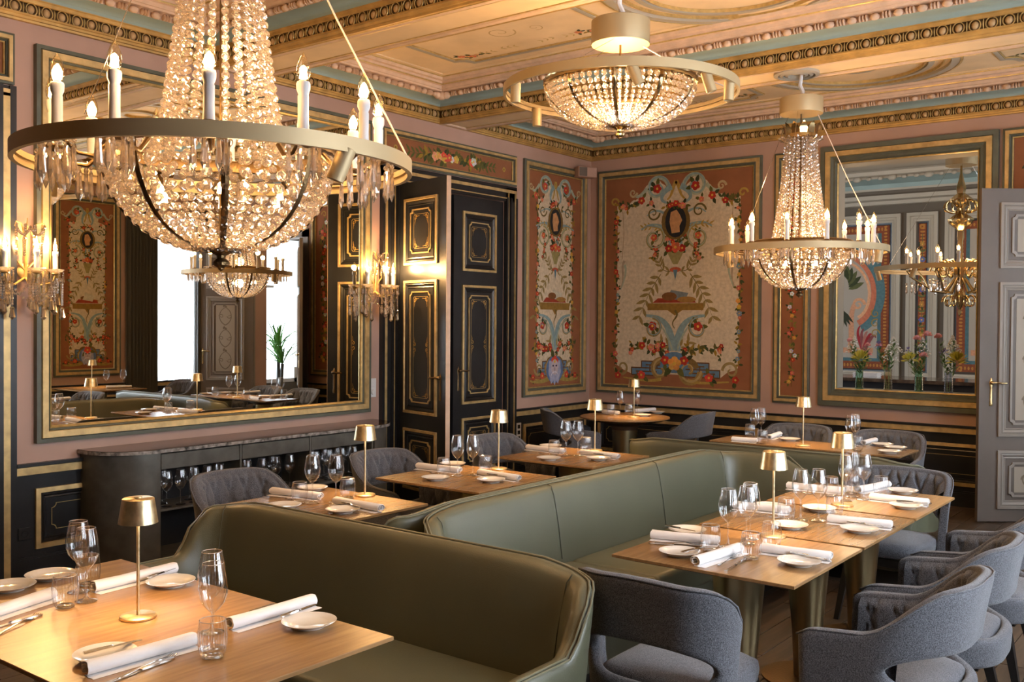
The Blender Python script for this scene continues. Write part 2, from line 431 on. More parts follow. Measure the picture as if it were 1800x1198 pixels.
MB().box(XL - .25, YF - .2, ZC, XR + .3, YB + .22, ZC + .1).build('ceiling', 'cream', smooth=0, kind='structure')

# ---------------------------------------------------------------- beams, bay cornices, eggs
def egg_mesh():
    mb = MB(); mb.sph((0, -.004, 0), .026, 10, 8, (1, .9, 1.12)); n1 = len(mb.f)
    mb.tube([(.036 * cos(t), .012, .039 * sin(t) - .002) for t in [radians(-60 + a) for a in range(0, 301, 20)]], .0042, 6); 
    mb.tube([(-.051, .006, .034), (-.051, .012, 0), (-.051, .006, -.034)], [.003, .0055, .002], 5)
    me = mb.mesh('egg_ornament', 'egg', 60); me.materials.append(M['gilt'])
    for i, p in enumerate(me.polygons): p.material_index = 0 if i < n1 else 1
    return me
EGG = egg_mesh()
def hring(mb, x0, y0, x1, y1, prof):
    n = len(prof); vs = []
    for i, z in prof: vs += [(x0 + i, y0 + i, z), (x1 - i, y0 + i, z), (x1 - i, y1 - i, z), (x0 + i, y1 - i, z)]
    return mb.add(vs, [(k * 4 + j, k * 4 + (j + 1) % 4, (k + 1) * 4 + (j + 1) % 4, (k + 1) * 4 + j) for k in range(n - 1) for j in range(4)])
CORN = [('ochre', [(0, 3.60), (.022, 3.602), (.026, 3.615), (.036, 3.618), (.042, 3.632), (.05, 3.636), (.05, 3.648)]),
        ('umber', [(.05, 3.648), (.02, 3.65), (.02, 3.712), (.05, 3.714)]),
        ('ochre', [(.05, 3.714), (.058, 3.718), (.060, 3.738), (.068, 3.742), (.068, 3.748)]),
        ('teal', [(.068, 3.748), (.075, 3.765), (.10, 3.782), (.14, 3.790), (.19, 3.792)]),
        ('blush', [(.19, 3.792), (.19, 3.832), (.245, 3.836), (.252, 3.85), (.262, 3.852), (.275, 3.876), (.30, 3.880)]),
        ('gilt', [(.30, 3.880), (.303, 3.888), (.310, 3.888)]),
        ('blush', [(.310, 3.888), (.318, 3.905), (.345, 3.91), (.36, 3.93)]),
        ('gilt', [(.36, 3.93), (.366, 3.932), (.368, 3.9385)]),
        ('cream', [(.368, 3.9385), (.40, 3.94), (.40, 3.951)])]
def dentils(mb, a, b, axis, cst, sgn):
    n = max(1, int((b - a) / .155)); st = (b - a) / n
    for k in range(n):
        t = a + st * (k + .5)
        c = (t, cst, 3.806) if axis == 'x' else (cst, t, 3.806)
        i0 = len(mb.v); mb.sph(c, .027, 8, 6, (1.25, 1, .9) if axis == 'x' else (1, 1.25, .9))
        for d in (-.052, 0, .052):
            tt = t + st / 2 + d * .42
            c2 = (tt, cst, 3.808) if axis == 'x' else (cst, tt, 3.808)
            mb.sph(c2, .024, 6, 5, (.32, 1, 1) if axis == 'x' else (1, .32, 1))
edges = [YF] + [y for b in BEAMS for y in b] + [YB]
bays = [(edges[i], edges[i + 1]) for i in range(0, len(edges), 2)]
tn = 1; BROOT = []
for bi, (y0, y1) in enumerate(bays):
    root = empty('trim_%d' % tn, (0, 0, 0), kind='structure'); tn += 1; BROOT.append((root, y0, y1))
    parts = {}
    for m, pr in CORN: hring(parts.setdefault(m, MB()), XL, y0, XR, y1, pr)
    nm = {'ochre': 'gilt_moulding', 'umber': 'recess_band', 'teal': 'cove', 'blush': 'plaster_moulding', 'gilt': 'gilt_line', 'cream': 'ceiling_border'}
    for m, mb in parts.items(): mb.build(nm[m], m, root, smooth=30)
    if bi == 0: continue
    dm = MB(); dentils(dm, XL + .22, XR - .22, 'x', y1 - .215, 1); dentils(dm, y0 + .22, y1 - .22, 'y', XL + .215, 1)
    for cx in (XL + .235, ):
        dm.sph((cx, y1 - .235, 3.80), .05, 8, 6, (1, 1, .8)); dm.sph((cx + .05, y1 - .22, 3.80), .035, 8, 6); dm.sph((cx - .01, y1 - .28, 3.80), .035, 8, 6)
    dm.build('dentil_course', 'blush', root, smooth=60, kind='stuff')
    n = int((XR - XL - .1) / .102)
    for k in range(n): inst('egg_ornament', EGG, root, (XL + .06 + .102 * (k + .5), y1 - .034, 3.681), (0, 0, 0 + pi))
    n = int((y1 - y0 - .1) / .102)
    for k in range(n): inst('egg_ornament', EGG, root, (XL + .034, y0 + .05 + .102 * (k + .5), 3.681), (0, 0, -pi / 2))
    # ceiling field: scooped gilt border, rose rings, faint flowers
    g, wv = MB(), MB(); HP = Plane((0, 0, ZC), (1, 0, 0), (0, 0, -1)); HP.w = Vector((0, 1, 0))
    for (a, b) in ((XL + .75, -3.9), (-1.8, XR - .75)):
        for ins, ww in ((0, .012), (.05, .008)):
            notched(g, HP, a + ins, y0 + .52 + ins, b - ins, y1 - .52 - ins, ww, .012, .12)
        notched(wv, HP, a + .012, y0 + .532, b - .012, y1 - .532, .036, .016, .12)
    for r, w_, mm in ((.86, .02, g), (.84, .07, wv), (.72, .012, g), (.64, .05, wv), (.57, .012, g), (.2, .05, wv), (.15, .01, g)):
        pr = [(r, 0), (r, -.022), (r - w_, -.026), (r - w_, 0)]
        mm.lathe(pr, 48, (-2.85, (y0 + y1) / 2, ZC), caps=False)
    wv.build('plaster_ring', 'ivory', root, smooth=40); g.build('gilt_ring', 'gilt', root, smooth=40)
for (y0, y1) in BEAMS:
    root = empty('trim_%d' % tn, (0, 0, 0), kind='structure'); tn += 1
    MB().box(XL, y0, ZS + .012, XR, y1, ZC).build('beam', 'cream', root, smooth=0)
    sb = MB(); hp = Plane((0, 0, ZS + .012), (1, 0, 0), (0, 0, -1)); hp.w = Vector((0, 1, 0))
    ring(sb, hp, XL, y0, XR, y1, [(0, 0), (0, .012), (.045, .012), (.05, .006), (.058, .006), (.06, 0)]); sb.build('soffit_moulding', 'blush', root, smooth=30)
    gb = MB(); ring(gb, hp, XL + .03, y0 + .062, XR - .03, y1 - .062, [(0, 0), (0, .005), (.008, .005), (.008, 0)]); ring(gb, hp, XL, y0 - .001, XR, y1 + .001, [(0, 0.0), (0, .014), (.006, .014), (.006, .012)])
    gb.build('gilt_line', 'gilt', root)
    rs = MB()
    for r, w_ in ((.17, .03), (.125, .025), (.085, .02)): rs.lathe([(r, 0), (r, -.02), (r - w_, -.026), (r - w_, 0)], 36, (-2.85, (y0 + y1) / 2, ZS + .012), caps=False)
    rs.build('ceiling_rose', 'ivory', root, smooth=40)

# ---------------------------------------------------------------- painted canvases
class Paint:
    def __init__(s, pl, u0, v0, w, h, nx=1., ny=1.):
        # design coordinates 0..nx by 0..ny (y up) mapped on the panel
        s.pl, s.u0, s.v0, s.sx, s.sy = pl, u0, v0, w / nx, h / ny; s.mb = MB(); s.n = 0; s.L = 0
    def h(s): s.n += 1; return .0012 + s.L * .0005 + (s.n % 24) * .00002
    def poly(s, pts, col):
        h = s.h(); s.mb.add([s.pl.P(s.u0 + x * s.sx, s.v0 + y * s.sy, h) for x, y in pts], [tuple(range(len(pts)))], col)
    def disc(s, x, y, rx, ry, col, n=14, rot=0.):
        s.poly([(x + rx * cos(t) * cos(rot) - ry * sin(t) * sin(rot), y + rx * cos(t) * sin(rot) + ry * sin(t) * cos(rot)) for t in [2 * pi * k / n for k in range(n)]], col)
    def stroke(s, pts, w, col, taper=1.):
        h = s.h(); m = len(pts); A, B = [], []
        for i, p in enumerate(pts):
            a = pts[max(i - 1, 0)]; b = pts[min(i + 1, m - 1)]; dx, dy = b[0] - a[0], b[1] - a[1]; l = sqrt(dx * dx + dy * dy) or 1
            ww = w / 2 * (1 - (1 - taper) * i / max(1, m - 1))
            A.append((p[0] - dy / l * ww, p[1] + dx / l * ww)); B.append((p[0] + dy / l * ww, p[1] - dx / l * ww))
        q = A + B
        s.mb.add([s.pl.P(s.u0 + x * s.sx, s.v0 + y * s.sy, h) for x, y in q], [(i, i + 1, m + i + 1, m + i) for i in range(m - 1)], col)
    def bez(s, p0, p1, p2, p3, w, col, taper=.3, n=14):
        pts = [tuple((1 - t) ** 3 * a + 3 * (1 - t) ** 2 * t * b + 3 * (1 - t) * t * t * c + t ** 3 * d for a, b, c, d in zip(p0, p1, p2, p3)) for t in [k / n for k in range(n + 1)]]
        s.stroke(pts, w, col, taper); return pts
    def spiral(s, x, y, r, turns, a0, sgn, w, col, taper=.4, hi=None):
        n = int(22 * turns) + 4
        pts = [(x + r * (1 - .88 * k / n) * cos(a0 + sgn * 2 * pi * turns * k / n), y + r * (1 - .88 * k / n) * sin(a0 + sgn * 2 * pi * turns * k / n)) for k in range(n + 1)]
        s.stroke(pts, w, col, taper)
        if hi: s.L += 1; s.stroke([(px + w * .12, py + w * .15) for px, py in pts], w * .35, hi, taper); s.L -= 1
        return pts
    def leaf(s, x, y, a, l, w, col):
        ca, sa = cos(a), sin(a)
        s.poly([(x + (t * l) * ca - (ww * w) * sa, y + (t * l) * sa + (ww * w) * ca) for t, ww in ((0, 0), (.2, .35), (.5, .5), (.8, .28), (1, 0), (.8, -.28), (.5, -.5), (.2, -.35))], col)
    def spray(s, pts, n, l, col, stem=None):
        if stem: s.stroke(pts, l * .12, stem, .6)
        m = len(pts) - 1
        for k in range(n):
            i = int(m * (k + .5) / n); a = pts[i]; b = pts[min(i + 1, m)]; an = atan2(b[1] - a[1], b[0] - a[0])
            for sg in (-1, 1): s.leaf(a[0], a[1], an + sg * (.7 + .2 * random.random()), l * (.8 + .4 * random.random()), l * .34, col)
    def flower(s, x, y, r, col=None, leaves=True):
        col = col or random.choice([C(176, 52, 34), C(190, 80, 60), C(205, 120, 100), C(160, 40, 30)])
        if leaves:
            for k in range(3):
                a = random.random() * 6.3; s.leaf(x + r * .5 * cos(a), y + r * .5 * sin(a), a, r * 1.5, r * .8, random.choice([C(70, 76, 34), C(92, 92, 40), C(50, 58, 34)]))
        s.L += 1; a0 = random.random() * 6
        for k in range(5):
            a = a0 + k * 2 * pi / 5; s.disc(x + r * .48 * cos(a), y + r * .48 * sin(a), r * .45, r * .4, tuple(min(1, c * (.8 + .45 * random.random())) for c in col), 8)
        s.L += 1; s.disc(x, y, r * .25, r * .25, C(214, 170, 70), 7); s.L -= 2
    def garland(s, pts, r, n, cols=None):
        m = len(pts) - 1
        for k in range(n):
            t = (k + .5) / n * m; i = min(int(t), m - 1); f = t - i
            x = pts[i][0] * (1 - f) + pts[i + 1][0] * f + (random.random() - .5) * r; y = pts[i][1] * (1 - f) + pts[i + 1][1] * f + (random.random() - .5) * r
            q = random.random()
            if q < .5: s.flower(x, y, r * (.7 + .5 * random.random()), random.choice(cols) if cols else None)
            else:
                for j in range(3): s.leaf(x, y, random.random() * 6.3, r * 1.7, r * .8, random.choice([C(88, 84, 36), C(60, 70, 36), C(150, 120, 40)]))
    def done(s, name, parent): return s.mb.build(name, 'paint', parent, smooth=0, fix=False)

BL, BLD, GOLD_, OLV, CRM, CRD, RED, PNK = C(132, 158, 162), C(86, 120, 136), C(170, 140, 66), C(104, 92, 48), C(205, 190, 164), C(160, 134, 100), C(172, 50, 34), C(200, 110, 90)
BRN, MINT, BLUE = C(98, 66, 36), C(160, 170, 150), C(92, 124, 150)
def ragged(pts, amp, sub=4):
    out = []
    n = len(pts)
    for i in range(n):
        a, b = pts[i], pts[(i + 1) % n]
        for k in range(sub):
            t = k / sub; out.append((a[0] * (1 - t) + b[0] * t + (random.random() - .5) * amp, a[1] * (1 - t) + b[1] * t + (random.random() - .5) * amp))
    return out
def grotesque(P, W, H, wide):
    """panel ornament in design units, W wide and H high, y up; symmetrical about W/2"""
    cx = W / 2; e = W * .085 if wide else W * .17
    L, R = e, W - e
    fld = [(L, H * .10), (L, H * .87)]
    if wide: fld += [(W * .14, H * .845), (W * .19, H * .885), (W * .25, H * .90), (W * .29, H * .955), (W * .37, H * .985), (W * .44, H * .93), (cx, H * .945), (W * .56, H * .93), (W * .63, H * .985), (W * .71, H * .955), (W * .75, H * .90), (W * .81, H * .885), (W * .86, H * .845)]
    else: fld += [(W * .30, H * .885), (W * .30, H * .955), (cx - W * .12, H * .965), (cx, H * .93), (cx + W * .12, H * .965), (W * .70, H * .955), (W * .70, H * .885)]
    fld += [(R, H * .87), (R, H * .10), (W * .80, H * .055), (W * .2, H * .055)]
    pts = ragged(fld, W * .012 if wide else W * .02)
    # fan from the centre keeps the outline a clean set of triangles
    h = P.h(); n = len(pts)
    P.mb.add([P.pl.P(P.u0 + cx * P.sx, P.v0 + H * .5 * P.sy, h)] + [P.pl.P(P.u0 + x * P.sx, P.v0 + y * P.sy, h) for x, y in pts], [(0, 1 + i, 1 + (i + 1) % n) for i in range(n)], CRM)
    P.L = 2; k = W * (1.3 if wide else 1.9)
    for sg in (-1, 1):
        X = lambda f: cx + sg * f * W
        q = 1 if wide else 1.5
        # top scrolls with flowers, rings in the corners
        P.spiral(X(.13 * q), H * .935, .062 * k, 1.5, pi if sg > 0 else 0, -sg, .022 * k, MINT, .5, BL)
        P.bez((X(.20 * q), H * .94), (X(.25 * q), H * .90), (X(.27 * q), H * .90), (X(.29 * q), H * .915), .02 * k, MINT, .6)
        P.spiral(X(.30 * q), H * .925, .022 * k, 1.3, 0, sg, .012 * k, C(180, 160, 120))
        P.bez((cx, H * .965), (X(.03), H * .93), (X(.02), H * .90), (X(.06), H * .88), .02 * k, GOLD_, .4)
        P.bez((X(.03), H * .94), (X(.10), H * .92), (X(.13), H * .87), (X(.05), H * .865), .03 * k, BL, .3)
        P.flower(X(.13 * q), H * .935, .026 * k); P.flower(X(.24 * q), H * .885, .022 * k); P.flower(X(.17 * q), H * .87, .016 * k, PNK)
        P.spiral(X(.435 if wide else .37), H * .885, .024 * k, 1, 0, 1, .010 * k, GOLD_, .9)
        if wide: P.garland([(X(.41), H * .87), (X(.35), H * .85), (X(.30), H * .875)], .016 * k, 6)
        # medallion scrolls
        P.bez((X(.05), H * .80), (X(.11), H * .84), (X(.16), H * .84), (X(.20 * q), H * .81), .014 * k, BL, .4)
        P.spiral(X(.155 * q), H * .82, .035 * k, 1.4, 0, sg, .010 * k, OLV)
        P.bez((X(.04), H * .74), (X(.12), H * .76), (X(.18), H * .78), (X(.24 * q), H * .745), .024 * k, BL, .3)
        P.spray(P.bez((X(.06), H * .73), (X(.12), H * .75), (X(.19), H * .77), (X(.25 * q), H * .75), .006 * k, GOLD_), 6, .026 * k, GOLD_)
        P.spiral(X(.15 * q), H * .70, .062 * k, 1.6, pi / 2, sg, .016 * k, C(150, 140, 90), .5, MINT)
        P.flower(X(.15 * q), H * .705, .02 * k, C(196, 96, 66))
        P.garland([(X(.13 * q), H * .67), (X(.155 * q), H * .60)], .013 * k, 6)
        P.bez((X(.03), H * .72), (X(.05), H * .68), (X(.02), H * .65), (X(.07), H * .635), .018 * k, BL, .4)
        P.garland([(X(.06), H * .76), (X(.065), H * .71), (X(.02), H * .675)], .014 * k, 7)
        # bows and ribbons on the flanks
        if wide:
            for z in (0, 1): P.bez((X(.36), H * (.60 - z * .02)), (X(.39 - z * .05), H * .56), (X(.35), H * .52), (X(.385), H * (.47 - z * .01)), .014 * k, MINT if z else C(168, 150, 128), .4)
            P.stroke([(X(.375), H * .61), (X(.365), H * .74), (X(.375), H * .84)], .003 * k, C(160, 140, 110))
        # laurel
        P.spray(P.bez((X(.02), H * .545), (X(.12), H * .53), (X(.10), H * .60), (X(.135 * q), H * .61), .004 * k, OLV), 5, .036 * k, C(140, 122, 72))
        P.spray(P.bez((X(.10), H * .53), (X(.16 * q), H * .47), (X(.20 * q), H * .42), (X(.26 * q), H * .31), .004 * k, OLV), 7, .05 * k, C(140, 122, 72))
        # table bracket, lower acanthus
        P.bez((X(.01), H * .17), (X(.03), H * .29), (X(.07), H * .33), (X(.20 * q), H * .335), .045 * k, BL, .25)
        P.bez((X(.015), H * .17), (X(.06), H * .27), (X(.10), H * .31), (X(.20 * q), H * .31), .012 * k, MINT, .25)
        P.spiral(X(.155 * q), H * .275, .05 * k, 1.4, pi / 2, sg, .016 * k, C(150, 130, 80), .5, BL)
        P.flower(X(.155 * q), H * .285, .026 * k, RED)
        P.spray([(X(.04), H * .19), (X(.09), H * .21), (X(.13), H * .235)], 4, .04 * k, C(150, 128, 74))
        P.garland([(X(.04), H * .15), (X(.10), H * .20), (X(.14 * q), H * .165), (X(.20 * q), H * .20), (X(.27 * q), H * .185)], .018 * k, 12)
        P.garland([(X(.30 if wide else .30), H * .21), (X(.305), H * .14)], .012 * k, 4)
        # blue fret and sea-beast coils
        P.L = 4
        for (a, b, y0, y1) in ((.05, .30 * (1 if wide else 1.05), .052, .085), (.08, .23, .085, .115)):
            P.poly([(X(a), H * y0), (X(b), H * y0), (X(b), H * y1), (X(a), H * y1)], BLUE)
        P.L = 5
        for (a, b, y) in ((.05, .30, .085), (.12, .27, .068), (.08, .23, .117), (.10, .20, .10), (.05, .30, .05)): P.stroke([(X(a), H * y), (X(b), H * y)], .006 * k, BRN, 1)
        for (a, y0, y1) in ((.30, .05, .088), (.23, .085, .118), (.17, .066, .10), (.26, .05, .07), (.12, .085, .10)): P.stroke([(X(a), H * y0), (X(a), H * y1)], .006 * k, BRN, 1)
        P.L = 6
        P.bez((X(.005), H * .10), (X(.04), H * .135), (X(.14), H * .13), (X(.15), H * .09), .05 * k, C(120, 96, 52), .5)
        P.spiral(X(.095), H * .075, .062 * k, 1.2, 0, -sg, .032 * k, C(146, 118, 66), .35, C(176, 150, 96))
        P.bez((X(.09), H * .035), (X(.18), H * .015), (X(.26), H * .03), (X(.36), H * .035), .016 * k, GOLD_, .4)
        P.spiral(X(.37 if wide else .30), H * .085, .042 * k, 1.2, pi, -sg, .014 * k, C(150, 130, 80), .5)
        P.flower(X(.23), H * .05, .024 * k, C(196, 70, 50)); P.flower(X(.40), H * .045, .02 * k, RED)
        # flower border up the side
        P.L = 2
        xb = (R if sg > 0 else L)
        P.garland([(xb, H * .10), (xb, H * .86)], W * (.018 if wide else .03), 26 if wide else 22, [C(180, 60, 40), C(196, 150, 60), C(190, 96, 76), C(110, 140, 150)])
        P.L = 2
    P.L = 6
    P.disc(cx, H * .775, .075 * k, .085 * k * 1.0, C(116, 92, 44), 20); P.L = 7
    P.disc(cx, H * .775, .055 * k, .075 * k, C(34, 36, 40), 20); P.L = 8
    P.poly([(cx - .02 * k, H * .775 - .055 * k), (cx - .032 * k, H * .775 + .0 * k), (cx - .026 * k, H * .775 + .045 * k), (cx + .004 * k, H * .775 + .055 * k), (cx + .022 * k, H * .775 + .03 * k), (cx + .034 * k, H * .775 + .004 * k), (cx + .020 * k, H * .775 - .022 * k), (cx + .022 * k, H * .775 - .05 * k)], C(196, 146, 100))
    P.garland([(cx - .06 * k, H * .84), (cx, H * .86), (cx + .06 * k, H * .84)], .016 * k, 7)
    P.L = 6
    P.flower(cx, H * .655, .03 * k, C(196, 96, 60)); P.flower(cx - .035 * k, H * .65, .022 * k); P.flower(cx + .035 * k, H * .65, .022 * k)
    P.poly([(cx - .045 * k, H * .635), (cx + .045 * k, H * .635), (cx + .012 * k, H * .575), (cx - .012 * k, H * .575)], C(150, 140, 90))
    P.disc(cx, H * .55, .03 * k, .012 * k, C(180, 90, 60)); P.poly([(cx - .012 * k, H * .55), (cx + .012 * k, H * .55), (cx, H * .50)], BLD)
    # instruments on the bracket
    yb = H * .365; t = .19 * (1 if wide else 1.45)
    P.poly([(cx - t * W, yb - H * .005), (cx + t * W, yb - H * .005), (cx + t * W, yb + H * .028), (cx - t * W, yb + H * .028)], C(140, 108, 46))
    P.poly([(cx - .05 * W, yb - H * .005), (cx + .05 * W, yb - H * .005), (cx, yb - H * .03)], C(140, 108, 46))
    P.L = 7
    P.poly([(cx - .12 * k, yb + H * .03), (cx + .11 * k, yb + H * .03), (cx + .09 * k, yb + H * .05), (cx - .09 * k, yb + H * .052)], C(150, 56, 34))
    P.poly([(cx - .05 * k, yb + H * .05), (cx + .05 * k, yb + H * .04), (cx + .07 * k, yb + H * .075), (cx - .02 * k, yb + H * .09)], C(120, 130, 132) if wide else C(196, 190, 170))
    P.disc(cx - .03 * k, yb + H * .06, .04 * k, .02 * k, C(120, 80, 40)); P.disc(cx + .06 * k, yb + H * .045, .05 * k, .014 * k, C(160, 120, 60))
    P.bez((cx, yb - H * .005), (cx + .04 * k, yb - H * .04), (cx - .04 * k, yb - H * .05), (cx, yb - H * .09), .012 * k, OLV)
    if wide:
        P.disc(cx, H * .115, .075 * k, .05 * k, BLUE, 18); P.L = 9; P.flower(cx, H * .11, .04 * k, C(214, 150, 70)); P.flower(cx - .05 * k, H * .125, .026 * k, RED); P.flower(cx + .05 * k, H * .125, .026 * k, RED)
    else:
        # bearded river-god mask
        P.L = 8; P.disc(cx, H * .078, .085 * k, .08 * k, C(90, 116, 156), 18); P.L = 9
        P.poly([(cx - .055 * k, H * .078 + .05 * k), (cx + .055 * k, H * .078 + .05 * k), (cx + .062 * k, H * .078 - .02 * k), (cx + .035 * k, H * .078 - .085 * k), (cx + .012 * k, H * .078 - .065 * k), (cx, H * .078 - .10 * k), (cx - .012 * k, H * .078 - .065 * k), (cx - .035 * k, H * .078 - .085 * k), (cx - .062 * k, H * .078 - .02 * k)], C(160, 164, 190))
        P.L = 10; P.disc(cx, H * .078 + .012 * k, .036 * k, .045 * k, C(190, 176, 180))
        P.L = 11
        for sg in (-1, 1):
            P.disc(cx + sg * .015 * k, H * .078 + .02 * k, .009 * k, .005 * k, C(60, 60, 90)); P.bez((cx, H * .078 - .016 * k), (cx + sg * .02 * k, H * .078 - .014 * k), (cx + sg * .04 * k, H * .078 - .03 * k), (cx + sg * .035 * k, H * .078 - .05 * k), .01 * k, C(210, 206, 214))
            P.L = 8; P.bez((cx + sg * .05 * k, H * .04), (cx + sg * .1 * k, H * .02), (cx + sg * .2 * k, H * .02), (cx + sg * .24 * k, H * .03), .03 * k, C(150, 130, 66)); P.L = 11
        P.disc(cx, H * .078 + .0 * k, .007 * k, .012 * k, C(170, 150, 156)); P.L = 9
        P.flower(cx, H * .115, .04 * k, C(200, 70, 50))

HP = Plane((0, 0, ZC), (1, 0, 0), (0, 0, -1)); HP.w = Vector((0, 1, 0))
for root, y0, y1 in BROOT[1:]:
    for (a, b) in ((XL + .75, -3.9), (-1.8, XR - .75)):
        P = Paint(HP, a, y0 + .55, b - a, y1 - y0 - 1.1, b - a, y1 - y0 - 1.1); w_, h_ = b - a, y1 - y0 - 1.1; P.L = -1
        for sx in (0, 1):
            for sy in (0, 1):
                cx, cy = (.24 if sx == 0 else w_ - .24), (.16 if sy == 0 else h_ - .16)
                P.garland([(cx - .12, cy), (cx + .16, cy + .03)], .035, 6, [C(206, 120, 90), C(214, 168, 120)]); P.spray([(cx + (.1 + .06 * k) * (1 - 2 * sx), cy + .012 * sin(k)) for k in range(8)], 6, .05, C(196, 168, 110))
        P.spiral(w_ / 2, h_ / 2, .13, 1.5, 0, 1, .014, C(190, 160, 112)); P.spiral(w_ / 2 + .3, h_ / 2 + .05, .07, 1.3, 2, -1, .010, C(190, 160, 112)); P.done('ceiling_painting', root)
FR = [('sage', [(0, 0), (0, .028), (.022, .034), (.022, .028)]), ('gold', [(.022, .028), (.026, .04), (.062, .040), (.066, .03)]),
      ('sage', [(.066, .03), (.070, .034), (.078, .022), (.086, .026), (.092, .014)]), ('gilt', [(.092, .014), (.094, .02), (.104, .016), (.106, .004)])]
def frame(pl, u0, v0, u1, v1, parent, prof=FR, sc=1.0):
    for j, (m, pr) in enumerate(prof):
        mb = MB(); ring(mb, pl, u0, v0, u1, v1, [(i * sc, h) for i, h in pr])
        mb.build({'sage': 'sage_moulding', 'gold': 'gilt_moulding', 'gilt': 'gilt_bead', 'ivory': 'ivory_moulding', 'black': 'black_moulding'}[m], m, parent, smooth=25)
def canvas_panel(name, label, cat, pl, u0, v0, u1, v1, draw, sc=1.0, ground='terra'):
    o = empty(name, pl.P((u0 + u1) / 2, v0, 0), label=label, cat=cat)
    inv = Plane(pl.o - o.location + pl.n * .0015, pl.u, pl.n)
    frame(inv, u0, v0, u1, v1, o, sc=sc)
    i = .1 * sc
    g = MB(); slab(g, inv, u0 + i, v0 + i, u1 - i, v1 - i, .0002, .0012); g.build('painted_ground', ground, o, smooth=0)
    w, h = u1 - u0 - 2 * i, v1 - v0 - 2 * i
    P = Paint(inv, u0 + i, v0 + i, w, h, w, h); draw(P, w, h); P.done('painted_ornament', o); return o
canvas_panel('wall_painting', 'large terracotta painted wall panel with cameo portrait and pale field', 'painting', PB, -6.225, .874, -4.186, 3.463, lambda P, w, h: grotesque(P, w, h, True))
canvas_panel('wall_painting', 'narrow painted wall panel with bearded mask, beside the black double doors', 'painting', PL, 8.385, .874, 9.613, 3.457, lambda P, w, h: grotesque(P, w, h, False))
def strip_garland(P, w, h):
    P.L = 1; P.spiral(w / 2, h * .95, w * .16, 1, 0, 1, w * .05, GOLD_, .9)
    P.stroke([(w / 2, h * .04), (w / 2, h * .93)], w * .03, C(110, 80, 36), 1)
    for k in range(46):
        y = h * (.06 + .86 * k / 46); x = w / 2 + (random.random() - .5) * w * .28
        if k % 5 < 3: P.flower(x, y, w * .11, random.choice([C(200, 206, 214), RED, C(196, 90, 80), C(190, 140, 60)]))
        else:
            for j in range(2): P.leaf(x, y, random.random() * 6, w * .2, w * .1, random.choice([C(84, 90, 40), C(120, 110, 46)]))
canvas_panel('wall_painting', 'slim painted wall strip with a hanging flower garland on terracotta', 'painting', PB, -4.045, .87, -3.655, 3.457, strip_garland, .75)
def overdoor(P, w, h):
    P.L = 1
    for x in (.07, .93): P.disc(w * x, h * .5, h * .13, h * .13, GOLD_); P.disc(w * x, h * .5, h * .05, h * .05, C(120, 84, 30))
    P.bez((w * .16, h * .45), (w * .4, h * .3), (w * .6, h * .7), (w * .86, h * .5), h * .04, OLV, 1)
    for sg in (-1, 1): P.spray([(w * (.5 + sg * .1 + sg * .26 * t), h * (.5 + .06 * sin(6 * t))) for t in [k / 8 for k in range(9)]], 8, h * .40, C(84, 92, 40))
    P.garland([(w * .26, h * .54), (w * .74, h * .5)], h * .24, 30, [C(206, 78, 62), C(206, 206, 206), C(214, 160, 120), C(200, 160, 80)])
canvas_panel('painted_overdoor', 'long low painted panel with flower garland above black doors', 'painting', PL, 6.245, 3.13, 8.245, 3.453, overdoor, .62)
canvas_panel('wall_painting', 'flower-painted panel half hidden behind the open grey door', 'painting', PB, -1.885, .87, -1.35, 3.47, strip_garland, .85)
canvas_panel('painted_overdoor', 'low painted panel cut by the photo edge above the left black door', 'painting', PL, 1.1, 3.18, 2.975, 3.503, overdoor, .62)
canvas_panel('wall_painting', 'tall painted panel with scrolls, seen only in the big mirror', 'painting', PR, 6.80, .874, 7.80, 3.457, lambda P, w, h: grotesque(P, w, h, False))

# ---------------------------------------------------------------- dado
def dado(idx, pl, u0, u1, panels, zt=.755, light=False):
    root = empty('trim_%d' % idx, (0, 0, 0), kind='structure'); m = 'grey' if light else 'black'
    mb = MB(); slab(mb, pl, u0, 0, u1, zt - .02, 0, .012); slab(mb, pl, u0, zt - .02, u1, zt, 0, .045); slab(mb, pl, u0, zt - .085, u1, zt - .078, .0, .03)
    slab(mb, pl, u0, 0, u1, .13, 0, .03); slab(mb, pl, u0, .13, u1, .145, 0, .022)
    mb.build('dado_board', m, root, smooth=0)
    g = MB(); slab(g, pl, u0, zt - .075, u1, zt - .025, 0, .03); g.build('chair_rail_gilding', 'gold', root, smooth=0)
    for (a, b) in panels:
        g = MB(); ring(g, pl, a, .19, b, .585, [(0, .012), (0, .03), (.03, .034), (.034, .02)]); g.build('gilt_moulding', 'gold', root, smooth=25)
        k = MB(); ring(k, pl, a + .034, .224, b - .034, .551, [(0, .02), (.012, .03), (.024, .018), (.034, .022), (.04, .012)]); k.build('panel_moulding', m, root, smooth=25)
        t = MB(); notched(t, PlaneOff(pl, .012), a + .11, .30, b - .11, .475, .004, .0015, .03); t.build('gilt_line', 'gilt', root)
def PlaneOff(pl, h): return Plane(pl.o + pl.n * h, pl.u, pl.n)
dado(20, PL, 2.982, 6.24, [(3.11, 4.2), (4.35, 6.1)])
dado(21, PL, 8.25, YB, [(8.40, 9.62)])
dado(22, PB, XL, -1.30, [(-6.2, -4.2), (-4.05, -3.65), (-3.55, -1.45)])
dado(23, PR, YF, YB, [(6.8, 7.8)])
dado(24, PL, YF, 1.0, [(-1.6, .8)])

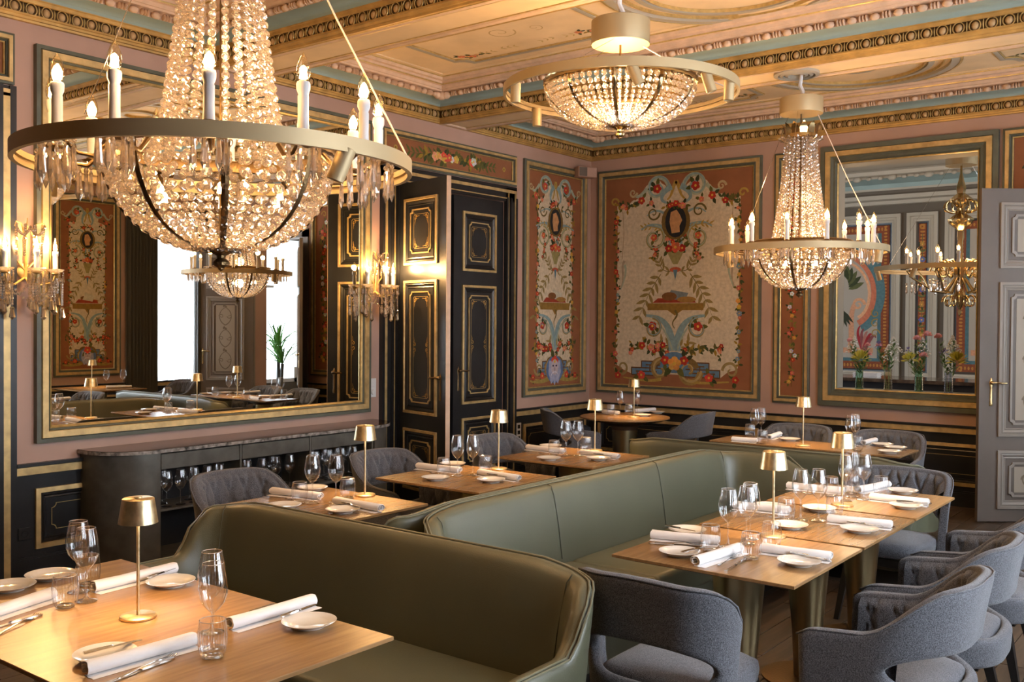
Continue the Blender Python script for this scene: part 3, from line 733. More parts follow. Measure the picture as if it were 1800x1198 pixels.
# ---------------------------------------------------------------- wall mirror on the left wall
mir = empty('wall_mirror', (XL, 4.6, .88), label='very large wall mirror in a gilt and grey-green frame above the sideboard', cat='mirror')
ip = Plane((0, -4.6, -.88), (0, 1, 0), (1, 0, 0))
frame(ip, 3.108, .880, 6.100, 3.472, mir, [('sage', [(0, 0), (0, .045), (.026, .05), (.03, .04)]), ('gold', [(.03, .04), (.034, .056), (.074, .052), (.078, .042)]), ('sage', [(.078, .042), (.082, .046), (.092, .030)]), ('gilt', [(.092, .03), (.095, .034), (.106, .024), (.11, .01)])])
g = MB(); slab(g, ip, 3.2, .97, 6.0, 3.385, .002, .008); g.build('mirror_glass', 'mirror', mir, smooth=0)

# ---------------------------------------------------------------- black double doors
def leaf(parent, name, w, h, mface, mgold, line, scroll=True, light=False, mb_extra=None, lock='right', gap=.0, both=False, panels=None):
    """door leaf in its own plane: u 0..w from hinge, faces local -Y (n) ; returns the object"""
    t = .045
    base = MB().box(0, -t / 2, .01, w, t / 2, h).build(name, mface, parent, smooth=0)
    pn = panels or ((.10, .17, .36), (.395, .42, 1.76), (0, 1.95, h - .17))
    for face in ((-1, 1) if both else (-1,)):
        pl = Plane((0, face * t / 2, 0), (1, 0, 0), (0, face, 0))
        for (i_, a, b) in panels or ((0, .17, .55), (0, .70, 1.98), (0, 2.12, h - .16)):
            u0, u1 = w * .16, w * .84
            g = MB(); ring(g, pl, u0, a, u1, b, [(0, 0), (0, .016), (.022, .02), (.026, .010)]); g.build('gilt_moulding' if not light else 'pale_moulding', mgold, base, smooth=25)
            k = MB(); ring(k, pl, u0 + .026, a + .026, u1 - .026, b - .026, [(0, .010), (.012, .016), (.03, .004), (.04, .008), (.046, .0)]); k.build('panel_moulding', 'pale' if light else mface, base, smooth=25)
            n1 = MB(); notched(n1, pl, u0 + .10, a + .10, u1 - .10, b - .10, .010 if not light else .018, .012, .03); n1.build('notched_moulding', mgold, base, smooth=30)
            if light:
                q = MB(); slab(q, pl, u0 + .15, a + .14, u1 - .15, b - .14, 0, .002); q.build('painted_field', 'buff', base, smooth=0)
                P = Paint(pl, u0 + .15, a + .14, u1 - u0 - .3, b - a - .28, u1 - u0 - .3, b - a - .28); W_, H_ = u1 - u0 - .3, b - a - .28; P.L = 3
                col = C(120, 108, 92); nn = max(1, int(H_ / .30))
                for j in range(nn):
                    y0 = H_ * (j + .1) / nn; y1 = H_ * (j + .9) / nn
                    for sg in (-1, 1):
                        P.bez((W_ / 2, y0), (W_ / 2 + sg * W_ * .42, y0 + (y1 - y0) * .2), (W_ / 2 + sg * W_ * .42, y1 - (y1 - y0) * .2), (W_ / 2, y1), .016, col, .6)
                        P.spiral(W_ / 2 + sg * W_ * .22, (y0 + y1) / 2, W_ * .13, 1.2, 0, sg, .012, col); P.leaf(W_ / 2 + sg * W_ * .1, y1, sg * .6 + 1.2, .06, .03, col)
                P.done('painted_scrollwork', base)
            else:
                n2 = MB(); notched(n2, pl, u0 + .145, a + .145, u1 - .145, b - .145, .0035, .0012, .012)
                P = Paint(pl, 0, 0, 1, 1, 1, 1); col = C(200, 160, 84); P.L = -1
                for cx, sx in ((u0 + .155, 1), (u1 - .155, -1)):
                    for cy, sy in ((a + .155, 1), (b - .155, -1)):
                        P.spiral(cx + sx * .018, cy + sy * .02, .019, 1.3, -pi / 2 * sy, sx * sy, .006, col); P.bez((cx + sx * .004, cy + sy * .03), (cx + sx * .03, cy + sy * .05), (cx - sx * .0, cy + sy * .06), (cx + sx * .012, cy + sy * .085), .006, col)
                        P.bez((cx + sx * .03, cy + sy * .004), (cx + sx * .06, cy + sy * .02), (cx + sx * .07, cy), (cx + sx * .085, cy + sy * .01), .005, col)
                    if b - a > 1:
                        for sy in (-1, 1): P.spiral(cx + sx * .012, (a + b) / 2 + sy * .022, .018, 1.2, pi / 2 * sy, -sx * sy, .006, col); P.bez((cx, (a + b) / 2 + sy * .04), (cx + sx * .02, (a + b) / 2 + sy * .06), (cx, (a + b) / 2 + sy * .08), (cx + sx * .006, (a + b) / 2 + sy * .09), .005, col)
                P.done('gilt_scrollwork', base); n2.build('gilt_line', 'gilt', base)
        xh = w * .90
        hd = MB(); s_ = face
        hd.lathe([(.0, 0), (.012, .0), (.016, .02), (.011, .05), (.013, .10), (.010, .16), (.017, .19), (.013, .215), (.004, .24), (0, .245)], 10, (0, 0, 0))
        hd.xform(Matrix.Translation((xh, face * (t / 2 + .002), 1.0)) @ Matrix.Diagonal((1, .45, 1, 1)))
        i0 = len(hd.v); hd.sph((xh, face * (t / 2 + .02), 1.20), .017, 10, 8)
        hd.tube([(xh, face * (t / 2 + .03), 1.20), (xh - .03, face * (t / 2 + .045), 1.203), (xh - .07, face * (t / 2 + .045), 1.197), (xh - .115, face * (t / 2 + .045), 1.198)], [.009, .007, .009, .007], 8)
        hd.build('door_handle', 'bronze' if not light else 'gbrass', base, smooth=50)
    return base
d1 = empty('door_1', (0, 0, 0), kind='structure')
cz = MB()
for (a, b) in ((6.24, 6.50), (8.06, 8.245)):
    slab(cz, PL, a, 0, b, 3.10, 0, .03)
slab(cz, PL, 6.24, 2.96, 8.245, 3.12, 0, .03)
for (a, b) in ((6.24, 6.27), (6.36, 6.385), (6.45, 6.50), (8.06, 8.085), (8.13, 8.15), (8.215, 8.245)): slab(cz, PL, a, 0, b, 3.0, .03, .045)
cz.build('door_casing', 'black', d1, smooth=0)
gz = MB()
for (a, b) in ((6.275, 6.305), (6.395, 6.405), (8.205, 8.225), (8.09, 8.098)): slab(gz, PL, a, 0, b, 3.05, .03, .042)
slab(gz, PL, 6.275, 3.05, 8.225, 3.08, .03, .042); slab(gz, PL, 6.41, 2.985, 8.09, 2.995, .03, .042)
gz.build('gilt_moulding', 'gold', d1, smooth=0)
# box coloured near black for the shade of the unlit lobby behind the doors
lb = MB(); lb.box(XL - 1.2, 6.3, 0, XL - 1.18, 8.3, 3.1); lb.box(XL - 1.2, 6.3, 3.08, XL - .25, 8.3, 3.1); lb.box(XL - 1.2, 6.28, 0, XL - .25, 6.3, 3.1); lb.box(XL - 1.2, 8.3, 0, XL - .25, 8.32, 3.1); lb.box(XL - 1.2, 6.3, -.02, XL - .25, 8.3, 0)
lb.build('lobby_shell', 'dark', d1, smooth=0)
DP = ((0, .17, .72), (0, .86, 2.06), (0, 2.20, 2.80))
l1 = leaf(d1, 'door_leaf', .78, 2.95, 'black', 'gold', None, both=True, panels=DP)
l1.location = (XL + .01, 6.49, 0); l1.rotation_euler = (0, 0, atan2(-.175, .74))
e_ = MB().box(.78, -.0225, .01, .784, .0225, 2.95).build('leaf_edge', 'blush', l1, smooth=0)
l2 = leaf(d1, 'door_leaf', .79, 2.95, 'black', 'gold', None, panels=DP)
l2.location = (XL - .03, 8.06, 0); l2.rotation_euler = (0, 0, -pi / 2); l2.scale = (1, -1, 1)
# closed black doors at the left edge
d2 = empty('door_2', (0, 0, 0), kind='structure')
cz = MB(); slab(cz, PL, 1.1, 0, 2.980, 3.17, 0, .03); slab(cz, PL, 2.94, 0, 2.982, 3.17, .03, .04); slab(cz, PL, 2.86, 0, 2.895, 3.17, .03, .05); cz.build('door_casing', 'black', d2, smooth=0)
gz = MB(); slab(gz, PL, 2.895, 0, 2.94, 3.12, .03, .045); slab(gz, PL, 1.14, 3.10, 2.94, 3.145, .03, .045); gz.build('gilt_moulding', 'gold', d2, smooth=0)

# ---------------------------------------------------------------- grey doors on the back wall
d3 = empty('door_3', (0, 0, 0), kind='structure')
GP = ((0, .12, .62), (0, .74, 2.06), (0, 2.18, 2.74))
l3 = leaf(d3, 'door_leaf', 1.02, 2.86, 'grey', 'pale', None, light=True, panels=GP)
l3.location = (-1.13, YB - .05, 0); l3.rotation_euler = (0, 0, atan2(-.64, -.79)); l3.scale = (1, -1, 1)
l4 = leaf(d3, 'door_leaf', .86, 2.86, 'grey', 'pale', None, light=True, panels=GP)
l4.location = (-.02, YB - .05, 0); l4.rotation_euler = (0, 0, atan2(-.60, .60))
cz = MB()
for (a, b) in ((-1.28, -1.15), (0, .13)): slab(cz, PB, a, 0, b, 3.06, 0, .03)
slab(cz, PB, -1.28, 2.95, .13, 3.08, 0, .03); cz.build('door_casing', 'pale', d3, smooth=0)

# ---------------------------------------------------------------- windows (right wall)
for k, (a, b) in enumerate(WINS):
    wn = empty('window_%d' % (k + 1), (0, 0, 0), kind='structure'); fr = MB()
    for u0, u1, v0, v1 in ((a, a + .07, .72, 3.3), (b - .07, b, .72, 3.3), (a, b, .72, .80), (a, b, 3.22, 3.3), ((a + b) / 2 - .03, (a + b) / 2 + .03, .72, 3.3), (a, b, 2.4, 2.45)):
        slab(fr, PR, u0, v0, u1, v1, -.24, -.18)
    fr.build('window_frame', 'white', wn, smooth=0)
    pg = MB(); slab(pg, PR, a, .75, b, 3.27, -.214, -.210); pg.build('pane', 'pane', wn, smooth=0)
    sh = MB(); n = 60
    pts = [(XR - .03 + .018 * sin(i * 1.9) + .01 * sin(i * .7), a + .02 + (b - a - .04) * i / n) for i in range(n + 1)]
    sh.add([(x, y, z) for z in (.76, 3.28) for x, y in pts], [(i, i + 1, n + 2 + i, n + 1 + i) for i in range(n)]); sh.build('sheer_curtain', 'sheer', wn, smooth=170)
def curtain(y0, y1, lab):
    mb = MB(); n = 44
    pts = [(XR - .09 + .045 * sin(i * 1.25), y0 + (y1 - y0) * i / n) for i in range(n + 1)]
    pts += [(x + .012, y) for x, y in reversed(pts)]; m = len(pts)
    mb.add([(x, y, z) for z in (.01, 3.40) for x, y in pts], [(i, (i + 1) % m, m + (i + 1) % m, m + i) for i in range(m)])
    mb.build('curtain', 'curtain', smooth=60, label=lab, cat='curtain')
curtain(7.86, 8.34, 'dark velvet curtain left of the bright window in the mirror')
curtain(9.02, 9.24, 'narrow dark curtain between bright window and grey door in the mirror')
curtain(6.0, 6.55, 'dark curtain beside the painted panel, at the mirror\'s left edge')

# ---------------------------------------------------------------- opening to the second room
op = empty('window_5', (0, 0, 0), kind='structure')
frame(PB, -3.555, .872, -1.915, 3.47, op, [('sage', [(0, 0), (0, .05), (.045, .055), (.05, .045)]), ('gold', [(.05, .045), (.054, .062), (.10, .062), (.105, .05)]), ('sage', [(.105, .05), (.11, .054), (.13, .036), (.15, .042), (.165, .02)]), ('gilt', [(.165, .02), (.168, .026), (.176, .022), (.178, .0)])])
jb = MB()
for (a, b, c, d) in ((-3.47, -3.40, 1.04, 3.36), (-2.07, -2.0, 1.04, 3.36)): slab(jb, PB, a, c, b, d, -.24, .0)
slab(jb, PB, -3.47, 3.29, -2.0, 3.36, -.24, 0); jb.build('jamb_lining', 'ivory', op, smooth=0)
sl = MB(); slab(sl, PB, -3.47, 1.0, -2.0, 1.045, -.26, .0); sl.build('window_sill', 'sage', op, smooth=0)
# world positions of what stands on each table: (x, y) or the two ends (x0, y0, x1, y1)
ITEMS = {
 'T0': {'lamp': [(-2.808, 1.707)], 'wine': [(-2.498, 1.762), (-2.374, 1.678), (-3.225, 1.735), (-3.101, 1.695)], 'tumbler': [(-2.315, 1.635), (-3.092, 1.619), (-3.288, 1.805)], 'plate': [(-3.443, 1.604), (-3.481, 1.766), (-3.062, 1.988), (-2.321, 1.989), (-2.538, 1.443)], 'napkin': [(-3.19, 1.772, -3.206, 2.094), (-2.482, 1.817, -2.482, 2.138), (-2.459, 1.345, -2.445, 1.659), (-3.14, 1.364, -3.223, 1.639)], 'fork': [(-2.961, 1.335, -3.077, 1.528), (-2.361, 1.366, -2.411, 1.587)], 'knife': [(-3.291, 1.861, -3.308, 2.075), (-2.564, 1.866, -2.578, 2.044), (-3.041, 1.338, -3.062, 1.502), (-2.361, 1.351, -2.385, 1.549)], 'butter': [(-3.127, 1.917, -3.2, 2.131), (-2.401, 1.925, -2.426, 2.134), (-2.562, 1.395, -2.542, 1.555)]},
 'L1': {'lamp': [(-3.827, 3.666)], 'wine': [(-3.875, 3.34), (-3.79, 3.425)], 'tumbler': [(-3.937, 3.308), (-3.843, 3.555)], 'plate': [(-4.174, 3.597), (-3.576, 3.276), (-3.888, 3.169)], 'napkin': [(-4.243, 3.377, -3.914, 3.432), (-3.765, 3.405, -3.435, 3.401)], 'fork': [(-4.189, 3.289, -4.033, 3.333)], 'knife': [(-3.732, 3.5, -3.465, 3.482), (-3.715, 3.472, -3.452, 3.454)], 'butter': [(-3.691, 3.372, -3.514, 3.346)]},
 'L2': {'lamp': [(-3.856, 4.864)], 'wine': [(-3.883, 4.494), (-3.826, 4.571)], 'tumbler': [(-3.962, 4.456), (-3.822, 4.691)], 'plate': [(-4.182, 4.793), (-3.587, 4.454), (-3.885, 4.297)], 'napkin': [(-4.268, 4.559, -3.945, 4.587), (-3.81, 4.613, -3.462, 4.572)], 'fork': [(-4.22, 4.445, -4.044, 4.474)], 'knife': [(-3.76, 4.685, -3.496, 4.651), (-3.757, 4.658, -3.482, 4.609)], 'butter': [(-3.699, 4.564, -3.547, 4.555)]},
 'L3': {'lamp': [(-3.869, 6.018)], 'wine': [(-3.877, 5.655), (-3.812, 5.71)], 'tumbler': [(-3.957, 5.624), (-3.885, 5.925)], 'plate': [(-4.228, 5.964), (-3.594, 5.637), (-3.855, 5.415)], 'napkin': [(-4.294, 5.758, -3.951, 5.747), (-3.845, 5.797, -3.497, 5.755)], 'fork': [(-4.231, 5.626, -4.05, 5.622)], 'knife': [(-3.754, 5.798, -3.524, 5.769)], 'butter': [(-3.682, 5.745, -3.557, 5.74)]},
 'RT': {'lamp': [(-4.943, 8.402)], 'wine': [(-5.155, 8.487), (-5.085, 8.71)], 'tumbler': [(-5.241, 8.451), (-5.119, 8.6)], 'plate': [(-5.519, 8.705), (-4.976, 8.935), (-4.935, 8.565)], 'napkin': [(-5.206, 8.856, -5.129, 9.142), (-5.40, 8.56, -5.20, 8.53)], 'fork': [(-5.064, 9.026, -5.083, 9.183)], 'knife': [(-5.404, 8.469, -5.326, 8.456)], 'butter': []},
 'T4': {'lamp': [(-2.797, 7.316)], 'wine': [(-3.272, 7.495), (-3.263, 7.606), (-2.47, 7.432), (-2.477, 7.559)], 'tumbler': [(-3.351, 7.581), (-3.092, 7.231), (-2.375, 7.299)], 'plate': [(-3.008, 7.573), (-2.319, 7.718), (-2.184, 7.591), (-2.15, 7.327)], 'napkin': [(-3.343, 7.234, -3.15, 7.256), (-3.168, 7.534, -3.195, 7.823), (-2.452, 7.671, -2.438, 7.92)], 'fork': [(-3.124, 7.831, -3.14, 7.713)], 'knife': [(-2.408, 7.71, -2.409, 7.944)], 'butter': [(-3.14, 7.713, -3.136, 7.874)]},
 'R3': {'lamp': [(-1.719, 5.051)], 'wine': [(-1.747, 5.194), (-1.684, 5.29), (-1.763, 5.334)], 'tumbler': [(-1.649, 5.475), (-1.857, 5.279), (-1.793, 5.423)], 'plate': [(-1.584, 5.645), (-1.441, 5.201)], 'napkin': [(-1.651, 5.317, -1.365, 5.325), (-2.137, 5.375, -1.827, 5.395), (-1.778, 5.483, -1.707, 5.786)], 'fork': [(-2.114, 5.249, -1.982, 5.265)], 'knife': [(-1.585, 5.438, -1.359, 5.391), (-1.685, 5.779, -1.688, 5.877)], 'butter': [(-1.476, 5.253, -1.368, 5.282)]},
 'R2': {'lamp': [(-1.703, 4.112)], 'wine': [(-1.739, 4.528), (-1.673, 4.583)], 'tumbler': [(-1.645, 4.729), (-1.798, 4.497)], 'plate': [(-1.761, 4.838), (-1.72, 4.344), (-1.438, 4.466), (-1.983, 4.732)], 'napkin': [(-1.62, 4.585, -1.345, 4.624), (-2.118, 4.619, -1.846, 4.654)], 'fork': [(-1.958, 4.452, -1.877, 4.502)], 'knife': [(-1.524, 4.638, -1.373, 4.663)], 'butter': [(-1.5, 4.542, -1.377, 4.548)]},
 'R1': {'lamp': [], 'wine': [(-1.769, 3.792), (-1.735, 3.901), (-1.76, 3.995)], 'tumbler': [(-1.803, 3.698), (-1.611, 3.667), (-1.626, 3.909)], 'plate': [(-1.865, 3.545), (-2.037, 3.942), (-1.425, 3.702)], 'napkin': [(-2.1, 3.741, -1.825, 3.813), (-1.735, 3.426, -1.7, 3.744), (-1.621, 3.808, -1.348, 3.834)], 'fork': [(-2.022, 3.679, -1.9, 3.751), (-1.66, 3.441, -1.679, 3.71)], 'knife': [(-2.06, 3.64, -1.87, 3.725), (-1.605, 3.407, -1.62, 3.65), (-1.58, 3.894, -1.361, 3.884)], 'butter': [(-1.833, 3.51, -1.806, 3.657), (-2.126, 3.915, -1.981, 3.898), (-1.468, 3.784, -1.363, 3.763)]},
}
# ---------------------------------------------------------------- tables
def frustum_top(x0, y0, x1, y1, z, t=.028, under=.05):
    mb = MB(); a = [(x0, y0), (x1, y0), (x1, y1), (x0, y1)]
    s = under
    b = [(x0 + s, y0 + s), (x1 - s, y0 + s), (x1 - s, y1 - s), (x0 + s, y1 - s)]
    return a, b
def square_table(x0, y0, x1, y1, label, group, legs=None, axis=None):
    cx, cy = (x0 + x1) / 2, (y0 + y1) / 2; zt = .75
    t = empty('restaurant_table', (cx, cy, 0), label=label, cat='table', group=group)
    hx, hy = (x1 - x0) / 2, (y1 - y0) / 2
    top = MB(); q = .012
    def loop(i, z): return [(-hx + i, -hy + i, z), (hx - i, -hy + i, z), (hx - i, hy - i, z), (-hx + i, hy - i, z)]
    vs = loop(.0015, zt) + loop(0, zt - .002) + loop(0, zt - q) + loop(.07, zt - .034)
    fs = [(0, 1, 2, 3)] + [(k * 4 + j, k * 4 + (j + 1) % 4, (k + 1) * 4 + (j + 1) % 4, (k + 1) * 4 + j) for k in range(3) for j in range(4)] + [(15, 14, 13, 12)]
    top.add(vs, fs).build('tabletop', 'oak', t, smooth=20)
    for lx in (legs or (0,)):
        MB().lathe([(0, zt - .034), (.165, zt - .034), (.165, zt - .045), (.12, zt - .065), (0, zt - .065)], 32, (lx, 0, 0)).build('top_collar', 'walnut', t)
        MB().lathe([(.108, zt - .065), (.104, .60), (.090, .45), (.070, .22), (.060, .02), (.060, .012)], 40, (lx, 0, 0), caps=False).build('pedestal', 'brass', t)
        MB().lathe([(0, .0), (.21, .0), (.21, .008), (.06, .014), (0, .014)], 40, (lx, 0, 0)).build('base_plate', 'bronze', t)
    return t
TBL = {'T0': ('large table in front of the nearest green bench', None),
       'L1': ('nearest of the left row, half hidden by the bench', 'tables of the left row'),
       'L2': ('middle table of the left row', 'tables of the left row'),
       'L3': ('farthest table of the left row', 'tables of the left row'),
       'T4': ('long table by the back wall behind the farthest bench', None),
       'R1': ('nearest table of the right row', 'tables of the right row'),
       'R2': ('middle table of the right row', 'tables of the right row'),
       'R3': ('farthest table of the right row', 'tables of the right row')}
EXT = {'T0': (-3.55, 1.26, -2.05, 2.085), 'L1': (-4.21, 2.97, -3.41, 3.715), 'L2': (-4.22, 4.13, -3.41, 4.87), 'L3': (-4.22, 5.31, -3.43, 6.05),
       'T4': (-3.52, 7.18, -2.035, 7.66), 'R1': (-2.09, 3.385, -1.32, 4.135), 'R2': (-2.09, 4.165, -1.32, 4.915), 'R3': (-2.09, 4.945, -1.32, 5.69)}
for k, e in EXT.items():
    square_table(*e, 'oak-topped restaurant table with brass pedestal, ' + TBL[k][0], TBL[k][1] or 'single tables', legs=(-.4, .4) if k in ('T0', 'T4') else None)
rt = empty('round_table', (-5.06, 8.42, 0), label='round oak pedestal table in the far left corner', cat='table')
MB().lathe([(0, .75), (.448, .75), (.45, .748), (.45, .738), (.38, .715), (0, .715)], 64).build('tabletop', 'oak', rt, smooth=30)
MB().lathe([(.30, .716), (.14, .66), (.13, .62)], 40, caps=False).build('top_collar', 'walnut', rt)
MB().lathe([(.128, .62), (.12, .45), (.10, .1), (.10, .01)], 40, caps=False).build('pedestal', 'brass', rt)
MB().lathe([(0, 0), (.24, 0), (.24, .008), (.1, .014), (0, .014)], 40).build('base_plate', 'bronze', rt)
# ---------------------------------------------------------------- U-shaped shells: chairs and benches
def smooth01(t): t = max(0., min(1., t)); return t * t * (3 - 2 * t)
def upath(hw, front, back, r, n_side, n_arc, n_back):
    """points of a U open towards +y: from front left, round the back, to front right"""
    P = []
    for i in range(n_side): P.append((-hw, front + (back + r - front) * i / n_side, 's'))
    for i in range(n_arc): a = pi + (pi / 2) * i / n_arc; P.append((-hw + r + r * cos(a), back + r + r * sin(a), 'a%f' % (i / n_arc)))
    for i in range(n_back + 1): P.append((-hw + r + (2 * hw - 2 * r) * i / n_back, back, 'b'))
    for i in range(1, n_arc + 1): a = 1.5 * pi + (pi / 2) * i / n_arc; P.append((hw - r + r * cos(a), back + r + r * sin(a), 'a%f' % (1 - i / n_arc)))
    for i in range(1, n_side + 1): P.append((hw, back + r + (front - back - r) * i / n_side, 's'))
    return [(p[0], p[1]) for p in P]
def arclen(P):
    s = [0.]
    for a, b in zip(P, P[1:]): s.append(s[-1] + sqrt((a[0] - b[0]) ** 2 + (a[1] - b[1]) ** 2))
    return s
def normals(P):
    N = []
    for i in range(len(P)):
        a = P[max(i - 1, 0)]; b = P[min(i + 1, len(P) - 1)]; dx, dy = b[0] - a[0], b[1] - a[1]; l = sqrt(dx * dx + dy * dy)
        N.append((-dy / l, dx / l))   # points inward (left of travel)
    return N
def chair_mesh(arms=True):
    P = upath(.27, .22, -.26, .20, 6, 6, 6) if arms else upath(.25, -.135, -.26, .115, 3, 6, 8); s = arclen(P); T = s[-1]; N = normals(P); mid = T / 2
    def ztop(i):
        d = abs(s[i] - mid); t = smooth01((d - .20) / .24)
        z = .835 * (1 - t) + .655 * t if arms else .835 - .13 * max(0, (d - (mid - .13)) / .13) ** 2.2
        
        if arms: z -= .02 * max(0, (d - .45) / (mid - .45))
        if i in (0, len(P) - 1): z -= .02 if arms else .035
        return z - .012 * (d / .25) ** 2 * (1 - t)
    uh = .355
    if not arms: uh = mid - .085
    def hole(i):
        d = abs(s[i] - mid)
        if d >= uh: return .535, .535
        q = sqrt(max(0, 1 - (d / uh) ** 4)); return .535 - .075 * q, .535 + .065 * q
    def pos(i, z, off=0.):
        x, y = P[i]; nx, ny = N[i]; d = abs(s[i] - mid)
        fl = (z - .36) / .47                       # flares outwards with height
        o = off - (.035 * fl if z < .66 else .022 + .035 * (z - .66) / .17)
        return (x + nx * o, y + ny * o, z)
    rows = []
    mb = MB(); n = len(P); V = []
    for i in range(n):
        zl, zh = hole(i); zt = ztop(i); b = .345
        zs = [b, b + .03, (b + zl) / 2 + .02, zl, zh, zh + .03, zh + (zt - zh) * .5, zt - .03, zt]
        V.append([pos(i, z) for z in zs])
    m = 9
    vs = [p for col in V for p in col]; fs = []
    for i in range(n - 1):
        for k in range(m - 1):
            if k == 3: continue
            fs.append((i * m + k, (i + 1) * m + k, (i + 1) * m + k + 1, i * m + k + 1))
    mb.add(vs, fs); o = mb.build('shell', 'fabric', smooth=170, fix=False)
    bm = bmesh.new(); bm.from_mesh(o.data); bmesh.ops.remove_doubles(bm, verts=bm.verts, dist=.0005); bmesh.ops.recalc_face_normals(bm, faces=bm.faces); bm.to_mesh(o.data); bm.free()
    sd = o.modifiers.new('s', 'SOLIDIFY'); sd.thickness = .046; sd.offset = 0
    sb = o.modifiers.new('b', 'SUBSURF'); sb.levels = sb.render_levels = 2
    bake(o); o.data.shade_smooth(); me1 = o.data; bpy.data.objects.remove(o)
    # quilted lining inside the upper band
    q = MB(); nu, nv = 110, 14
    def interp(t):
        i = min(int(t), n - 2); f = t - i
        return i, f
    tab = []
    for a in range(nu + 1):
        d = s[-1] * ((.03 + .94 * a / nu) if arms else (.05 + .90 * a / nu)); i = max(j for j in range(n - 1) if s[j] <= d); f = (d - s[i]) / (s[i + 1] - s[i])
        tab.append((i, f, d))
    vs = []
    for (i, f, d) in tab:
        def mixf(fn): return fn(i) * (1 - f) + fn(i + 1) * f
        zt = mixf(ztop) - .020; zl = mixf(lambda j: hole(j)[1]) + .025
        if abs(d - mid) > uh - .02: zl = .44 if arms else .565
        for k in range(nv + 1):
            z = zl + (zt - zl) * k / nv
            g1 = ((d - mid) / .105 + (z - .4) / .30) % 1; g2 = ((d - mid) / .105 - (z - .4) / .30) % 1
            dist = min(g1, 1 - g1, g2, 1 - g2); e = min(1, k / 2, (nv - k) / 2)
            puff = .027 * (1 - math.exp(-dist / .055)) * e + .002 * e
            pa = pos(i, z, .023 + puff); pb = pos(i + 1, z, .023 + puff)
            vs.append(tuple(x * (1 - f) + y * f for x, y in zip(pa, pb)))
    fs = [(a * (nv + 1) + k, (a + 1) * (nv + 1) + k, (a + 1) * (nv + 1) + k + 1, a * (nv + 1) + k + 1) for a in range(nu) for k in range(nv)]
    q.add(vs, fs); me2 = q.mesh('quilted_lining', 'fabric', 170)
    pp = MB(); pp.tube([pos(i, ztop(i) - .006, -.017) for i in range(n)], .0038, 6); me3 = pp.mesh('piping', 'fabric', 170)
    st = MB(); L_ = []
    k = 40
    def sup(hx, hy, c, z, yoff=0.):
        return [(hx * math.copysign(abs(cos(t)) ** c, cos(t)), yoff + hy * math.copysign(abs(sin(t)) ** c, sin(t)), z) for t in [2 * pi * j / k for j in range(k)]]
    rings = [sup(.205, .22, .35, .385), sup(.228, .235, .35, .395), sup(.232, .24, .35, .43), sup(.228, .236, .35, .455), sup(.20, .21, .4, .472), sup(.12, .13, .6, .478)]
    vs = [v for r_ in rings for v in r_]
    fs = [(a * k + j, a * k + (j + 1) % k, (a + 1) * k + (j + 1) % k, (a + 1) * k + j) for a in range(len(rings) - 1) for j in range(k)] + [tuple(reversed(range(k))), tuple((len(rings) - 1) * k + j for j in range(k))]
    st.add(vs, fs); me4 = st.mesh('seat_cushion', 'fabric', 60)
    sf = MB().box(-.21, -.21, .335, .21, .21, .39); me5 = sf.mesh('seat_frame', 'blackwood', 30)
    legs = []
    for sx in (-1, 1):
        for sy in (-1, 1):
            a = (sx * .17, sy * .16); b = (sx * .215, sy * .235)
            l = MB(); vs = []
            for (cx, cy), z, h in ((a, .345, .022), (b, 0, .013)): vs += [(cx + dx * h, cy + dy * h, z) for dx, dy in ((-1, -1), (1, -1), (1, 1), (-1, 1))]
            l.add(vs, [(0, 1, 2, 3), (7, 6, 5, 4)] + [(j, (j + 1) % 4, 4 + (j + 1) % 4, 4 + j) for j in range(4)]); legs.append(l.mesh('leg', 'blackwood', 0))
    return me1, me2, me3, me4, me5, legs
CH = chair_mesh(); CH0 = chair_mesh(False)
def chair(x, y, rz, label, group, CH=CH):
    t = empty('armchair', (x, y, 0), rz, label=label, cat='chair', group=group)
    for nm, me in zip(('shell', 'quilted_lining', 'piping', 'seat_cushion', 'seat_frame'), CH[:5]): inst(nm, me, t)
    for me in CH[5]: inst('leg', me, t)
    return t
GC = 'grey quilted armchairs'
rz_w, rz_e, rz_s, rz_n = pi / 2, -pi / 2, pi, 0.       # facing -x, +x, -y, +y
chair(-1.06, 3.61, rz_w, 'grey fabric armchair at the nearest right-row table, largest of the three in a row', GC)
chair(-1.08, 4.33, rz_w + .03, 'grey fabric armchair, middle one of three along the right row', GC)
chair(-1.07, 5.06, rz_w - .02, 'grey fabric armchair, last of three along the right row, cut by the edge', GC)
chair(-1.66, 3.175, rz_n, 'grey fabric chair without arms, open lower back, at the near end of the right row', GC, CH0)
chair(-1.70, 5.79, rz_s, 'grey quilted armchair at the far end of the right row', GC, CH0)
chair(-3.12, 7.86, rz_s, 'grey quilted armchair behind the long back table, left of its lamp base', GC)
chair(-2.38, 7.86, rz_s, 'grey quilted armchair behind the right end of the long back table', GC)
chair(-4.40, 3.40, rz_e, 'grey quilted armchair nearest the sideboard\'s rounded end, left row', GC)
chair(-4.40, 4.58, rz_e, 'grey quilted armchair at the middle left-row table', GC)
chair(-4.40, 5.78, rz_e, 'grey quilted armchair at the farthest left-row table before the black doors', GC)
chair(-5.40, 8.02, rz_e + .75, 'dark grey quilted armchair left of the round corner table', GC)
chair(-4.52, 8.55, rz_w + .1, 'dark grey quilted armchair right of the round corner table', GC)

